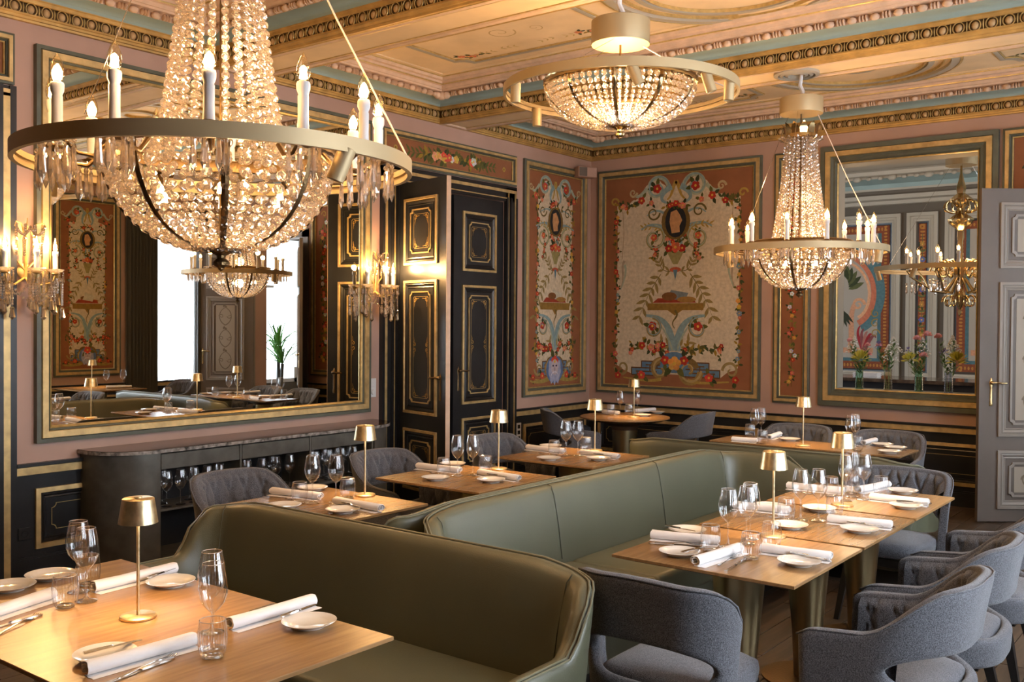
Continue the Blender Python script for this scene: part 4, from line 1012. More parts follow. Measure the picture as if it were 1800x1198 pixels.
def bench(name, cx, cy, rz, length, depth, label, hb=.85, ha=.605, seams=(0.,), ext=(None, None), drop=(.05, .05), nbk=20):
    t = empty(name, (cx, cy, 0), rz, label=label, cat='bench', group='green leather benches')
    hw = length / 2; r = .17
    P = upath(hw, depth - .08, 0., r, 8, 8, nbk)
    for k, (e, sl) in enumerate(zip(ext, (range(0, 9), range(len(P) - 9, len(P))))):
        if e:
            y0 = P[8][1]
            for j in sl: P[j] = (P[j][0], y0 + (P[j][1] - y0) * (e - y0) / (depth - .08 - y0))
    s = arclen(P); N = normals(P); T = s[-1]; n = len(P)
    c0 = s[8]; c1 = s[16]; arcl = c1 - c0
    def ztop(i):
        d = min(s[i], T - s[i])                   # distance from the wing front
        t_ = 1 - smooth01((P[i][1] - drop[0 if i < n / 2 else 1]) / .17); z = ha * (1 - t_) + hb * t_
        if t_ > .5: z -= .035 * smooth01((abs(P[i][0]) - (hw - r - .12)) / .26)
        if d < .05: z -= .025 * (1 - d / .05) ** 2
        return z
    def pos(i, z, off=0.):
        x, y = P[i]; nx, ny = N[i]; f = (z - .30) / .55
        o = off - .055 * max(0, f) ** 1.4
        return (x + nx * o, y + ny * o, z)
    def shell(off0, off1):
        prof = []
        mb = MB(); vs = []; m = 0
        for i in range(n):
            zt = ztop(i); col = [pos(i, .16, off0), pos(i, .30, off0), pos(i, zt * .6 + .3 * .4, off0), pos(i, zt - .05, off0), pos(i, zt - .015, off0 + .010), pos(i, zt, (off0 + off1) / 2), pos(i, zt - .015, off1 - .014), pos(i, zt - .06, off1), pos(i, zt * .6 + .3 * .4, off1 + .012), pos(i, .38, off1 + .02), pos(i, .16, off1)]
            m = len(col); vs += col
        fs = [(i * m + k, (i + 1) * m + k, (i + 1) * m + k + 1, i * m + k + 1) for i in range(n - 1) for k in range(m - 1)]
        fs += [tuple(range(m)), tuple((n - 1) * m + k for k in reversed(range(m)))] + [(i * m, i * m + m - 1, (i + 1) * m + m - 1, (i + 1) * m) for i in range(n - 1)]
        return mb.add(vs, fs)
    o = shell(0, .085).build('backrest', 'leather', t, smooth=60)
    sb = o.modifiers.new('b', 'SUBSURF'); sb.levels = sb.render_levels = 1; bake(o); o.data.shade_smooth()
    for off, dz in ((.010, .004), (.024, .006)):
        MB().tube([pos(i, ztop(i) - .014 + dz * 1.5, off) for i in range(n)], .004, 6).build('piping', 'piping', t)
    for u in list(seams) + [None, None]:
        if u is not None:
            i = min(range(n), key=lambda i: abs(P[i][0] - u) + (0 if 16 <= i < n - 16 else 9))
            cols = [i]
        else: continue
        for i in cols:
            zt = ztop(i); pts = [pos(i, zt - .002, .05), pos(i, zt - .012, .073), pos(i, zt - .06, .0862), pos(i, zt * .6 + .12, .0975), pos(i, .47, .1035)]
            MB().tube(pts, .0022, 5).build('seam', 'seam', t)
    for i in (14, n - 15):
        zt = ztop(i); MB().tube([pos(i, zt - .004, .06), pos(i, zt - .03, .080), pos(i, zt * .6 + .12, .0965), pos(i, .46, .103)], .0022, 5).build('seam', 'seam', t)
    # seat
    x0, x1, y0, y1 = -hw + .10, hw - .10, .09, depth
    nseg = max(1, round((x1 - x0) / 1.1)); w_ = (x1 - x0) / nseg
    for k in range(nseg):
        a, b = x0 + k * w_, x0 + (k + 1) * w_
        c = MB().box(a + .001, y0, .30, b - .001, y1, .455).build('seat_cushion', 'leather', t, smooth=0)
        bevel(c, .03, 4); bake(c); c.data.shade_smooth(); c.data.set_sharp_from_angle(angle=radians(60))
    MB().box(-hw + .06, .04, .12, hw - .06, depth - .05, .31).build('seat_base', 'leather', t, smooth=0)
    MB().box(-hw + .12, .10, .0, hw - .12, depth - .14, .125).build('plinth', 'blackwood', t, smooth=0)
    return t
# local +y is the sitting direction
bench('bench', -2.875, 2.82, pi, 2.19, .60, 'dark olive leather bench with curved wings, nearest, behind the large table', seams=())
bench('bench', -2.94, 4.68, -pi / 2, 3.10, .62, 'pale-lit green leather bench running down the room beside the right-row tables', seams=(.62, -.62), ext=(1.30, None), drop=(.50, .05))
bench('bench', -3.05, 4.64, pi / 2, 3.04, .60, 'dark green leather bench back to back with the pale-lit bench', seams=(.62, -.62))
bench('bench', -2.74, 6.36, 0, 2.14, .55, 'olive leather bench seen from behind, before the long back table', seams=(0,))

# ---------------------------------------------------------------- sideboard with glasses
sbd = empty('sideboard', (-6.33, 4.9, 0), label='long black sideboard with marble top, rounded end and open glass shelves', cat='sideboard')
ox, oy = 6.33, -4.9
def rounded(x0, y0, x1, y1, r=.34, n=10):
    # both front corners rounded
    p = [(x0, y0)]
    p += [(x1 - r + r * sin(t), y0 + r - r * cos(t)) for t in [pi / 2 * k / n for k in range(n + 1)]]
    p += [(x1 - r + r * cos(t), y1 - r + r * sin(t)) for t in [pi / 2 * k / n for k in range(n + 1)]]
    return p + [(x0, y1)]
SX0, SX1, SY0, SY1 = .0, .42, 3.40 + oy, 6.15 + oy
tp = MB().prism(rounded(SX0, SY0, SX1, SY1), .785, .812).build('marble_top', 'marble', sbd, smooth=30)
ve = MB().prism(rounded(SX0, SY0 - .001, SX1 + .0015, SY1 + .001), .7855, .8085).build('marble_edge', 'vein', sbd, smooth=30)
ce = MB()
def arcwall(x1, yc, r, a0, a1, z0, z1, th=.02, n=12):
    pts = [(x1 - r + r * cos(a0 + (a1 - a0) * k / n), yc + r * sin(a0 + (a1 - a0) * k / n)) for k in range(n + 1)]
    ins = [(x1 - r + (r - th) * cos(a0 + (a1 - a0) * k / n), yc + (r - th) * sin(a0 + (a1 - a0) * k / n)) for k in range(n + 1)]
    return pts + list(reversed(ins))
MB().prism([(0, SY0 + .02)] + [(SX1 - .34 - .02 + .34 * sin(t), SY0 + .36 - .34 * cos(t)) for t in [pi / 2 * k / 12 for k in range(13)]] + [(0, SY0 + .36)], .03, .785).build('curved_end', 'slate', sbd, smooth=30)
MB().prism([(0, SY1 - .36)] + [(SX1 - .36 + .34 * cos(t), SY1 - .36 + .34 * sin(t)) for t in [pi / 2 * k / 12 for k in range(13)]] + [(0, SY1 - .02)], .03, .785).build('curved_end', 'slate', sbd, smooth=30)
ca = MB(); ya, yb_ = SY0 + .36, SY1 - .36
ca.box(0, ya, .03, .06, yb_, .785); ca.build('back_panel', 'dark', sbd, smooth=0)
DV = [3.765, 4.43, 5.09, 5.765]
for k, y in enumerate(DV): MB().box(.01, y + oy - .008, .03, SX1 - .02, y + oy + .008, .785).build('divider', 'slate', sbd, smooth=0)
for (z0, z1) in ((.03, .06), (.38, .395)):
    MB().box(.01, ya, z0, SX1 - .025, yb_, z1).build('shelf', 'slate', sbd, smooth=0)
for k in range(3):
    d = MB().box(SX1 - .04, DV[k] + oy + .012, .668, SX1 - .02, DV[k + 1] + oy - .012, .775).build('drawer_front', 'slate', sbd, smooth=0); bevel(d, .003, 1)

# ---------------------------------------------------------------- tableware prototypes
WP = [(0, .002), (.034, .001), (.036, .003), (.030, .005), (.010, .011), (.0042, .020), (.0034, .05), (.0034, .098), (.0055, .106), (.018, .116), (.032, .134), (.0405, .158), (.0415, .176), (.038, .205), (.031, .240), (.0295, .247)]
wine_me = MB().lathe(WP, 100, rib=.014, ribn=20, caps=False).mesh('stemmed_glass', 'glass', 80)
rim_me = MB().tube([(.0295 * cos(2 * pi * k / 24), .0295 * sin(2 * pi * k / 24), .247) for k in range(24)], .0009, 5, closed=True).mesh('rim', 'rim', 60)
TP = [(0, .004), (.026, .003), (.031, .006), (.037, .02), (.0405, .045), (.0405, .065), (.0375, .09), (.0355, .106)]
tum_me = MB().lathe(TP, 120, rib=.026, ribn=24, caps=False).mesh('tumbler', 'glass', 80)
trim_me = MB().tube([(.0355 * cos(2 * pi * k / 24), .0355 * sin(2 * pi * k / 24), .106) for k in range(24)], .0011, 5, closed=True).mesh('rim', 'rim', 60)
tbase_me = MB().lathe([(0, .0005), (.026, .0005), (.029, .003), (.024, .009), (0, .010)], 28, caps=False).mesh('thick_base', 'glass', 60)
plate_me = MB().lathe([(0, .006), (.040, .005), (.045, .0), (.050, .0), (.052, .005), (.078, .014), (.0845, .0185), (.085, .0195), (.083, .0195), (.06, .0115), (.052, .0085), (0, .0085)], 48, caps=False).mesh('plate', 'china', 60)
def napkin_mesh(L=.32):
    mb = MB(); n = 46; sec = []
    for k in range(n + 1):
        t = k / n; a = -pi / 2 + t * 2 * pi * 1.9; rr = .0245 * (1 - .62 * t)
        sec.append((rr * 1.15 * cos(a), .021 + rr * .84 * sin(a)))
    tail = [(.055 - .06 * k / 5 + 0, .0005) for k in range(5)]
    line = [(x - .008, z) for x, z in tail] + sec
    # give the cloth a thickness
    A, B = [], []
    m = len(line)
    for i, p in enumerate(line):
        a = line[max(i - 1, 0)]; b = line[min(i + 1, m - 1)]; dx, dz = b[0] - a[0], b[1] - a[1]; l = sqrt(dx * dx + dz * dz) or 1
        A.append(p); B.append((p[0] - dz / l * .0022, p[1] + dx / l * .0022))
    loop = A + list(reversed(B)); nl = len(loop); vs = []
    ys = [-L / 2, -L / 2 + .004, -L / 6, L / 6, L / 2 - .004, L / 2]
    for j, y in enumerate(ys):
        sc = 1 + .03 * sin(j * 2.1); vs += [(x * sc, y + .002 * sin(x * 200), max(.0002, z * sc)) for x, z in loop]
    fs = [(j * nl + i, j * nl + (i + 1) % nl, (j + 1) * nl + (i + 1) % nl, (j + 1) * nl + i) for j in range(len(ys) - 1) for i in range(nl)]
    for base, rev in ((0, 0), ((len(ys) - 1) * nl, 1)):
        for i in range(m - 1): fs.append((base + i, base + i + 1, base + nl - 2 - i, base + nl - 1 - i) if rev else (base + nl - 1 - i, base + nl - 2 - i, base + i + 1, base + i))
    mb.add(vs, fs); return mb.mesh('napkin', 'linen', 50)
nap_me = napkin_mesh()
def outline(mb, prof, z0, th, arch=0.):
    # prof: (y, half width, dz)
    vs = []
    for y, w, dz in prof: vs += [(-w, y, z0 + dz), (w, y, z0 + dz), (w * .9, y, z0 + dz + th), (-w * .9, y, z0 + dz + th)]
    n = len(prof); fs = [(k * 4 + j, k * 4 + (j + 1) % 4, (k + 1) * 4 + (j + 1) % 4, (k + 1) * 4 + j) for k in range(n - 1) for j in range(4)] + [(3, 2, 1, 0), (4 * n - 4, 4 * n - 3, 4 * n - 2, 4 * n - 1)]
    return mb.add(vs, fs)
def fork_mesh():
    mb = MB(); outline(mb, [(-.10, .0045, 0), (-.095, .0060, 0), (-.06, .0048, .002), (-.01, .003, .004), (.03, .0025, .006), (.045, .006, .004), (.055, .0105, .001), (.065, .0115, .0)], .0015, .0022)
    for k in range(4):
        x = -.0096 + k * .0064; i0 = len(mb.v); outline(mb, [(.063, .0019, 0), (.085, .0018, -.0004), (.102, .0009, .005)], .0015, .002)
        for i in range(i0, len(mb.v)): mb.v[i] = (mb.v[i][0] + x, mb.v[i][1], mb.v[i][2])
    return mb.mesh('fork', 'steel', 30)
def knife_mesh(s=1.):
    mb = MB(); outline(mb, [(-.11 * s, .0055, 0), (-.105 * s, .0075, 0), (-.05 * s, .0062, .001), (-.005, .0045, .001), (.0, .0058, 0)], .001, .0055)
    mb2 = MB(); vs = []
    pr = [(.0, -.005, .005), (.02, -.008, .005), (.07 * s, -.010, .005), (.10 * s, -.006, .005), (.11 * s, .003, .005)]
    for y, a, b in pr: vs += [(a, y, .002), (b, y, .002), (b, y, .0034), (a, y, .0034)]
    n = len(pr); mb2.add(vs, [(k * 4 + j, k * 4 + (j + 1) % 4, (k + 1) * 4 + (j + 1) % 4, (k + 1) * 4 + j) for k in range(n - 1) for j in range(4)] + [(3, 2, 1, 0), (4 * n - 4, 4 * n - 3, 4 * n - 2, 4 * n - 1)])
    return mb.mesh('handle', 'steel', 30), mb2.mesh('blade', 'steel', 30)
fork_me = fork_mesh(); kn = knife_mesh(); bk = knife_mesh(.75)
ls = MB().lathe([(.0, .38), (.046, .38), (.049, .3775), (.060, .305), (.0605, .302), (.0585, .302), (.047, .372), (0, .373)], 48, caps=False).mesh('lamp_shade', 'leaf', 40)
lt = MB().lathe([(0, .381), (.012, .381), (.012, .3835), (0, .384)], 20, caps=False).mesh('touch_button', 'leaf', 40)
lp = MB().lathe([(.0052, .008), (.0052, .372)], 16, caps=False).mesh('stem', 'leaf', 40)
lb_ = MB().lathe([(0, 0), (.055, 0), (.056, .002), (.056, .007), (.053, .0095), (0, .0105)], 48, caps=False).mesh('lamp_base', 'leaf', 40)
lg = MB().lathe([(0, .3495), (.03, .3495), (.03, .356), (0, .356)], 24, caps=False).mesh('light_source', 'lampglow', 40)
def lamp(x, y, z, label, power=2.6):
    t = empty('table_lamp', (x, y, z), label=label, cat='lamp', group='cordless gold-leaf table lamps')
    for n_, me in (('lamp_shade', ls), ('touch_button', lt), ('stem', lp), ('lamp_base', lb_), ('light_source', lg)): inst(n_, me, t)
    l = bpy.data.lights.new('lamp_light', 'SPOT'); l.energy = power * 6; l.color = WARM; l.spot_size = radians(150); l.spot_blend = .9; l.shadow_soft_size = .022
    o = bpy.data.objects.new('lamp_light', l); COL.objects.link(o); o.parent = t; o.location = (0, 0, .342)
    return t
from mathutils import Euler
PH = {'T0': 'the large front table', 'L1': 'the nearest left-row table', 'L2': 'the middle left-row table', 'L3': 'the farthest left-row table', 'RT': 'the round corner table',
      'T4': 'the long back table', 'R1': 'the nearest right-row table', 'R2': 'the middle right-row table', 'R3': 'the farthest right-row table'}
def ordn(k, n):
    if n == 1: return ''
    if n == 2: return ('left', 'right')[k]
    if n == 3: return ('leftmost', 'middle', 'rightmost')[k]
    return ('leftmost', 'second from left', 'third from left', 'fourth from left', 'fifth from left', 'sixth from left')[k] if k < n - 1 else 'rightmost'
def px(x, y): return (x * .7915 + y * .6109) / (-x * .6110 + y * .7916)
for tk, it in ITEMS.items():
    def order(l): return sorted(l, key=lambda e: px(e[0] if len(e) == 2 else (e[0] + e[2]) / 2, e[1] if len(e) == 2 else (e[1] + e[3]) / 2))
    def lab(what, k, n):
        o = ordn(k, n); return ('%s, %s one on %s' % (what, o, PH[tk])) if o else '%s on %s' % (what, PH[tk])
    for kind, fn in (('wine', 0), ('tumbler', 1), ('plate', 2), ('napkin', 3), ('fork', 4), ('knife', 5), ('butter', 6), ('lamp', 7)):
        L_ = order(it[kind]); n = len(L_)
        for k, e in enumerate(L_):
            if kind == 'wine':
                t = empty('wine_glass', (e[0], e[1], .7505), random.random(), label=lab('empty stemmed wine glass', k, n), cat='wine glass', group='wine glasses on ' + PH[tk]); inst('stem_and_bowl', wine_me, t); inst('rim', rim_me, t)
            elif kind == 'tumbler':
                t = empty('tumbler', (e[0], e[1], .7505), random.random(), label=lab('ribbed water tumbler', k, n), cat='tumbler', group='tumblers on ' + PH[tk]); inst('ribbed_wall', tum_me, t); inst('thick_base', tbase_me, t); inst('rim', trim_me, t)
            elif kind == 'plate': inst('side_plate', plate_me, None, (e[0], e[1], .7505), label=lab('small white side plate', k, n), cat='plate', group='side plates on ' + PH[tk])
            elif kind == 'lamp': lamp(e[0], e[1], .7505, 'small gold-leaf table lamp on ' + PH[tk])
            else:
                mx, my = (e[0] + e[2]) / 2, (e[1] + e[3]) / 2; L2 = sqrt((e[2] - e[0]) ** 2 + (e[3] - e[1]) ** 2); rz = atan2(e[3] - e[1], e[2] - e[0]) - pi / 2
                if kind == 'napkin': inst('napkin', nap_me, None, (mx, my, .7505), (0, 0, rz), (1, max(.6, min(1.05, L2 / .31)), 1), label=lab('rolled white linen napkin', k, n), cat='napkin', group='napkins on ' + PH[tk])
                elif kind == 'fork': inst('fork', fork_me, None, (mx, my, .7508), (0, 0, rz), label=lab('steel fork beside a napkin', k, n), cat='fork', group='forks on ' + PH[tk])
                else:
                    pr = kn if kind == 'knife' else bk
                    # butter knives lie across the rim of their plate
                    zz, tilt = (.7505, 0.)
                    if kind == 'butter': zz, tilt = .7705, 0.
                    t = empty('knife' if kind == 'knife' else 'butter_knife', (mx, my, zz), rz + (pi if kind == 'knife' else 0), label=lab('steel table knife' if kind == 'knife' else 'small butter knife resting on a plate', k, n), cat='knife', group=('knives on ' if kind == 'knife' else 'butter knives on ') + PH[tk])
                    inst('handle', pr[0], t); inst('blade', pr[1], t)
# far-right table near the windows, seen in the mirror
mt = square_table(-.62, 6.6, .35, 7.45, 'dark square table under a lamp, seen only in the mirror', 'single tables')
lamp(.08, 7.05, .7505, 'small gold-leaf lamp on the table seen only in the mirror')
for k, (x, y) in enumerate(((-.2, 7.1), (-.28, 7.3))):
    t = empty('wine_glass', (x, y, .7505), label='empty wine glass, %s one on the table seen only in the mirror' % ('left', 'right')[k], cat='wine glass', group='wine glasses in the mirror'); inst('stem_and_bowl', wine_me, t); inst('rim', rim_me, t)
inst('napkin', nap_me, None, (-.35, 7.2, .7505), (0, 0, .4), label='rolled napkin on the table seen only in the mirror', cat='napkin')
chair(-.45, 7.92, rz_s, 'grey armchair beyond the table seen only in the mirror', GC)

# glasses on the sideboard shelf
spots = []
for ci, (a, b) in enumerate(zip(DV, DV[1:])):
    n = (5, 4, 4)[ci]
    for r_ in ((0, 1) if ci != 2 else (0, 1, 2)):
        for k in range(n):
            y = a + .06 + (b - a - .12) * (k + .5 + .3 * (r_ % 2) - .15) / n; x = -6.33 + SX1 - .09 - .105 * r_
            spots.append((ci, r_, k, n, x, y))
CN = ('first', 'second', 'third')
for ci, r_, k, n, x, y in spots:
    if ci < 2 and r_ == 1 and k % 2: continue
    t = empty('wine_glass', (x, y, .3955), random.random(), label='wine glass on the sideboard, %s bay from the left, %s row, %s' % (CN[ci], ('front', 'second', 'third')[r_], ordn(k, n)), cat='wine glass', group='wine glasses stored in the sideboard')
    inst('stem_and_bowl', wine_me, t); inst('rim', rim_me, t)
# ---------------------------------------------------------------- crystal, candles, chandeliers
def bead_mesh(r, n=7):
    # faceted cut bead
    mb = MB(); prof = [(.0, -1.), (.55, -.82), (.92, -.30), (.92, .30), (.55, .82), (0, 1.)]; vs = []; rows = []
    for j, (rr, z) in enumerate(prof):
        if rr == 0: rows.append([len(vs)]); vs.append((0, 0, z * r))
        else:
            rows.append(list(range(len(vs), len(vs) + n))); vs += [(rr * r * cos(2 * pi * (k + .5 * (j % 2)) / n), rr * r * sin(2 * pi * (k + .5 * (j % 2)) / n), z * r) for k in range(n)]
    fs = []
    for a, b in zip(rows, rows[1:]):
        for k in range(n):
            k2 = (k + 1) % n
            if len(a) == 1: fs.append((a[0], b[k2], b[k]))
            elif len(b) == 1: fs.append((a[k], a[k2], b[0]))
            else: fs += [(a[k], a[k2], b[k]), (a[k2], b[k2], b[k])]
    mb.add(vs, fs); return mb
bead13 = bead_mesh(1.0); bead_me = bead_mesh(1.0).mesh('crystal_bead', 'crystal', 0)
def prism_mesh(L, r):
    mb = MB(); vs = []; n = 6
    prof = [(r * .35, 0), (r * .8, -L * .12), (r * .55, -L * .2), (r, -L * .78), (.0005, -L)]
    for rr, z in prof: vs += [(rr * cos(2 * pi * k / n), rr * sin(2 * pi * k / n), z) for k in range(n)]
    mb.add(vs, [(a * n + k, a * n + (k + 1) % n, (a + 1) * n + (k + 1) % n, (a + 1) * n + k) for a in range(len(prof) - 1) for k in range(n)]); return mb
def merge(mb, src, loc, sc=(1, 1, 1), rz=0.):
    c, s_ = cos(rz), sin(rz)
    return mb.add([(loc[0] + (x * c - y * s_) * sc[0], loc[1] + (x * s_ + y * c) * sc[1], loc[2] + z * sc[2]) for x, y, z in src.v], src.f)
def merge_rot(mb, src, loc, sc, rz):
    return mb.add([(loc[0] + (x * cos(rz) - y * sin(rz)) * sc, loc[1] + (x * sin(rz) + y * cos(rz)) * sc, loc[2] + z * sc) for x, y, z in src.v], src.f)
bulb_me = MB().lathe([(.008, 0), (.0165, .014), (.0185, .028), (.0165, .044), (.010, .062), (.003, .074), (0, .078)], 14, caps=False).mesh('bulb', 'bulbglass', 80)
fil_me = MB().lathe([(0, .004), (.011, .006), (.0085, .02), (.009, .03), (.004, .036), (0, .038)], 10, caps=False).mesh('filament', 'bulb', 80)
tube_me = MB().lathe([(.0165, -.01), (.0150, .03), (.0155, .088), (.0135, .092), (.019, .106), (.0195, .122), (.017, .128), (0, .128)], 14, caps=False).mesh('candle_tube', 'candle', 60)
def candle(root, x, y, z, scale=1., hot=True):
    t = inst('candle_tube', tube_me, root, (x, y, z), (0, 0, 0), (scale,) * 3)
    inst('bulb', bulb_me, t, (0, 0, .127), (0, 0, 0), (1.08,) * 3); inst('filament', fil_me, t, (0, 0, .131), (0, 0, 0), (1.15,) * 3)
def band_ring(mb, R, z0, z1, th, n=96, groove=True):
    prof = [(R - th, z0), (R, z0), (R, z1), (R - th, z1), (R - th, z0)]
    if groove: prof = [(R - th * .3, z0), (R, z0), (R, z1), (R - th, z1), (R - th, z0 + .028), (R - th * .35, z0 + .026), (R - th * .35, z0 + .018), (R - th, z0 + .016), (R - th, z0), (R - th * .3, z0)]
    return mb.lathe(prof, n, caps=False)
def spot(root, R, a, zr, tx, ty, inner=True):
    """small cylinder spotlight hung from the ring"""
    x, y = (R - .035) * cos(a), (R - .035) * sin(a)
    t = MB().lathe([(0, .052), (.026, .052), (.0275, .05), (.0275, -.052), (.025, -.054), (.022, -.050), (0, -.050)], 24, caps=False).build('spotlight', 'satin', root, loc=(x, y, zr - .055), rot=(tx, ty, 0))
    MB().lathe([(0, -.0495), (.021, -.0495)], 20, caps=False).build('lens', 'spotglow', t)
    l = bpy.data.lights.new('spot_beam', 'SPOT'); l.energy = 14; l.color = (1, .78, .52); l.spot_size = radians(50); l.spot_blend = .5; l.shadow_soft_size = .02
    o = bpy.data.objects.new('spot_beam', l); COL.objects.link(o); o.parent = t; o.location = (0, 0, -.062)
M['cable'] = mat('clear_power_cable', (.62, .50, .42), rough=.3)
def wires(root, R, zr, zc, rc, a0):
    for k in range(3):
        a = a0 + k * 2 * pi / 3
        p0 = (R * cos(a) * .985, R * sin(a) * .985, zr + .045); p1 = (rc * cos(a), rc * sin(a), zc)
        if k == 0: MB().tube([p0, ((p0[0] + p1[0]) / 2, (p0[1] + p1[1]) / 2, (p0[2] + p1[2]) / 2 - .02), p1], .0036, 6).build('power_cable', 'cable', root)
        else: MB().tube([p0, p1], .0015, 5).build('suspension_wire', 'steel', root)
def empire(name, x, y, z, label, tower=True, singles=0, spots=(), bowl_r=.375, bowl_d=.325, ztop=.86, canopy=1.05, cz=.12, ribs=8, nstr=40, power=26., bs=.0115, a0=.3, gap=1.95):
    root = empty(name, (x, y, z), label=label, cat='chandelier', group='crystal chandeliers with lacquered rings')
    R = .65
    rz = .035 if tower else .03
    band_ring(MB(), R, -.022, .026, .016).build('ring', 'satin', root, smooth=40)
    # bowl profile
    def bowl(t):   # t 0 rim .. 1 bottom
        a = t * pi / 2; return bowl_r * (max(0, cos(a)) ** .78), rz - bowl_d * sin(a) ** 1.08
    beads = []
    ncol = nstr; per = ribs
    for k in range(ncol):
        a = 2 * pi * (k + .5) / ncol
        pts = [bowl(j / 60) for j in range(61)]; d = 0; nxt = bs * 1.2
        for p, q in zip(pts, pts[1:]):
            d += sqrt((p[0] - q[0]) ** 2 + (p[1] - q[1]) ** 2)
            if d >= nxt:
                if q[0] > .045:
                    s_ = bs * (1.28 if q[0] > bowl_r * .9 else (.72 + .33 * q[0] / bowl_r))
                    if 2 * pi * q[0] / ncol > s_ * 1.35 or k % 2 == 0:
                        beads.append((q[0] * cos(a), q[0] * sin(a), q[1], s_, a)); nxt = d + s_ * gap
                    else: nxt = d + s_ * 1.95
                else: break
    if tower:
        nt = int(nstr * .62)
        for k in range(nt):
            a = 2 * pi * k / nt; zz = ztop
            while zz > .015:
                t = (ztop - zz) / ztop; r = .115 + .105 * t ** 1.5 + .018 * max(0, t - .85) / .15
                s_ = bs * (.80 + .25 * t); jz = (k % 2) * s_
                beads.append((r * cos(a), r * sin(a), zz - jz, s_, a)); zz -= s_ * (gap + .05)
        # second, inner veil keeps the tower dense
        for k in range(0 if singles else int(nt * .8)):
            a = 2 * pi * (k + .5) / (nt * .8); zz = ztop
            while zz > .03:
                t = (ztop - zz) / ztop; r = (.115 + .105 * t ** 1.5) * .88; beads.append((r * cos(a), r * sin(a), zz, bs * .85, a)); zz -= bs * 2.1
    # the beads that show largest are parts of their own
    cam = Vector((0, 0, 1.697)) - Vector((x, y, z)); cam.normalize()
    order = sorted(range(len(beads)), key=lambda i: -(Vector(beads[i][:3]).dot(cam) + beads[i][3] * 9 - abs(beads[i][2] + .12) * .4))
    single = set(order[:singles]); bm_ = MB()
    for i, (bx, by, bz, s_, a) in enumerate(beads):
        if i in single: inst('crystal_bead', bead_me, root, (bx, by, bz), (random.random() * 3, random.random() * 3, random.random() * 3), (s_,) * 3)
        else: merge_rot(bm_, bead13, (bx, by, bz), s_, random.random() * 3)
    bm_.build('bead_strings', 'crystal', root, smooth=0, kind='stuff', fix=False)
    # metalwork
    br = MB(); br.lathe([(r_, z_ + rz + .05) for r_, z_ in ((bowl_r + .004, -.058), (bowl_r + .016, -.050), (bowl_r + .010, -.034), (bowl_r + .018, -.018), (bowl_r + .006, -.010), (bowl_r - .006, -.02), (bowl_r - .004, -.055))], 72, caps=False, rib=.008, ribn=36)
    br.build('bowl_rim', 'bronze' if tower else 'gbrass', root, smooth=60)
    for k in range(ribs):
        a = 2 * pi * (k + .25) / ribs; rb = MB(); vs = []; n = 16
        for j in range(n + 1):
            r, zz = bowl(j / n * .93); r += .010; w = .014 * (1 - .45 * j / n) * (1 + (.28 * sin(j * 3.1) if tower else 0))
            for sg, dr in ((-1, -.002), (0, .006), (1, -.002)): vs.append(((r + dr) * cos(a) - sg * w * sin(a), (r + dr) * sin(a) + sg * w * cos(a), zz))
        rb.add(vs, [(j * 3 + q, j * 3 + q + 1, j * 3 + q + 4, j * 3 + q + 3) for j in range(n) for q in range(2)]); rb.build('bowl_rib', 'bronze' if tower else 'gbrass', root, smooth=60, fix=False)
    zb = rz - bowl_d
    MB().lathe([(.07, zb + .035), (.085, zb + .02), (.06, zb + .0), (.03, zb - .012), (.016, zb - .02), (.014, zb - .028), (.028, zb - .042), (.026, zb - .052), (.010, zb - .062), (.010, zb - .066), (.003, zb - .072), (0, zb - .074)], 24, caps=False, rib=.03, ribn=12).build('bottom_finial', 'bronze' if tower else 'gbrass', root)
    MB().tube([(0, 0, zb), (0, 0, canopy if tower else canopy)], .007, 8).build('centre_rod', 'bronze', root)
    if tower:
        cr = MB(); cr.lathe([(.112, ztop + .0), (.124, ztop + .005), (.122, ztop + .03), (.112, ztop + .035)], 40, caps=False)
        for k in range(12):
            a = 2 * pi * k / 12; vs = []
            for j, (rr, hh, w) in enumerate(((.118, .0, .026), (.122, .035, .030), (.132, .065, .020), (.150, .085, .002))):
                for sg in (-1, 1): vs.append((rr * cos(a) - sg * w * sin(a), rr * sin(a) + sg * w * cos(a), ztop + .03 + hh))
            cr.add(vs, [(j * 2, j * 2 + 1, j * 2 + 3, j * 2 + 2) for j in range(3)])
        cr.build('crown', 'gbrass', root, smooth=50, fix=False)
        fr_ = MB()
        for k in range(14):
            a = 2 * pi * k / 14; pm = prism_mesh(.06, .012); pm.xform(Matrix.Translation((.118 * cos(a), .118 * sin(a), ztop - .02)) @ Matrix.Rotation(a, 4, 'Z') @ Matrix.Rotation(radians(-118), 4, 'Y')); merge(fr_, pm, (0, 0, 0))
        fr_.build('crystal_spikes', 'crystal', root, smooth=0, kind='stuff', fix=False)
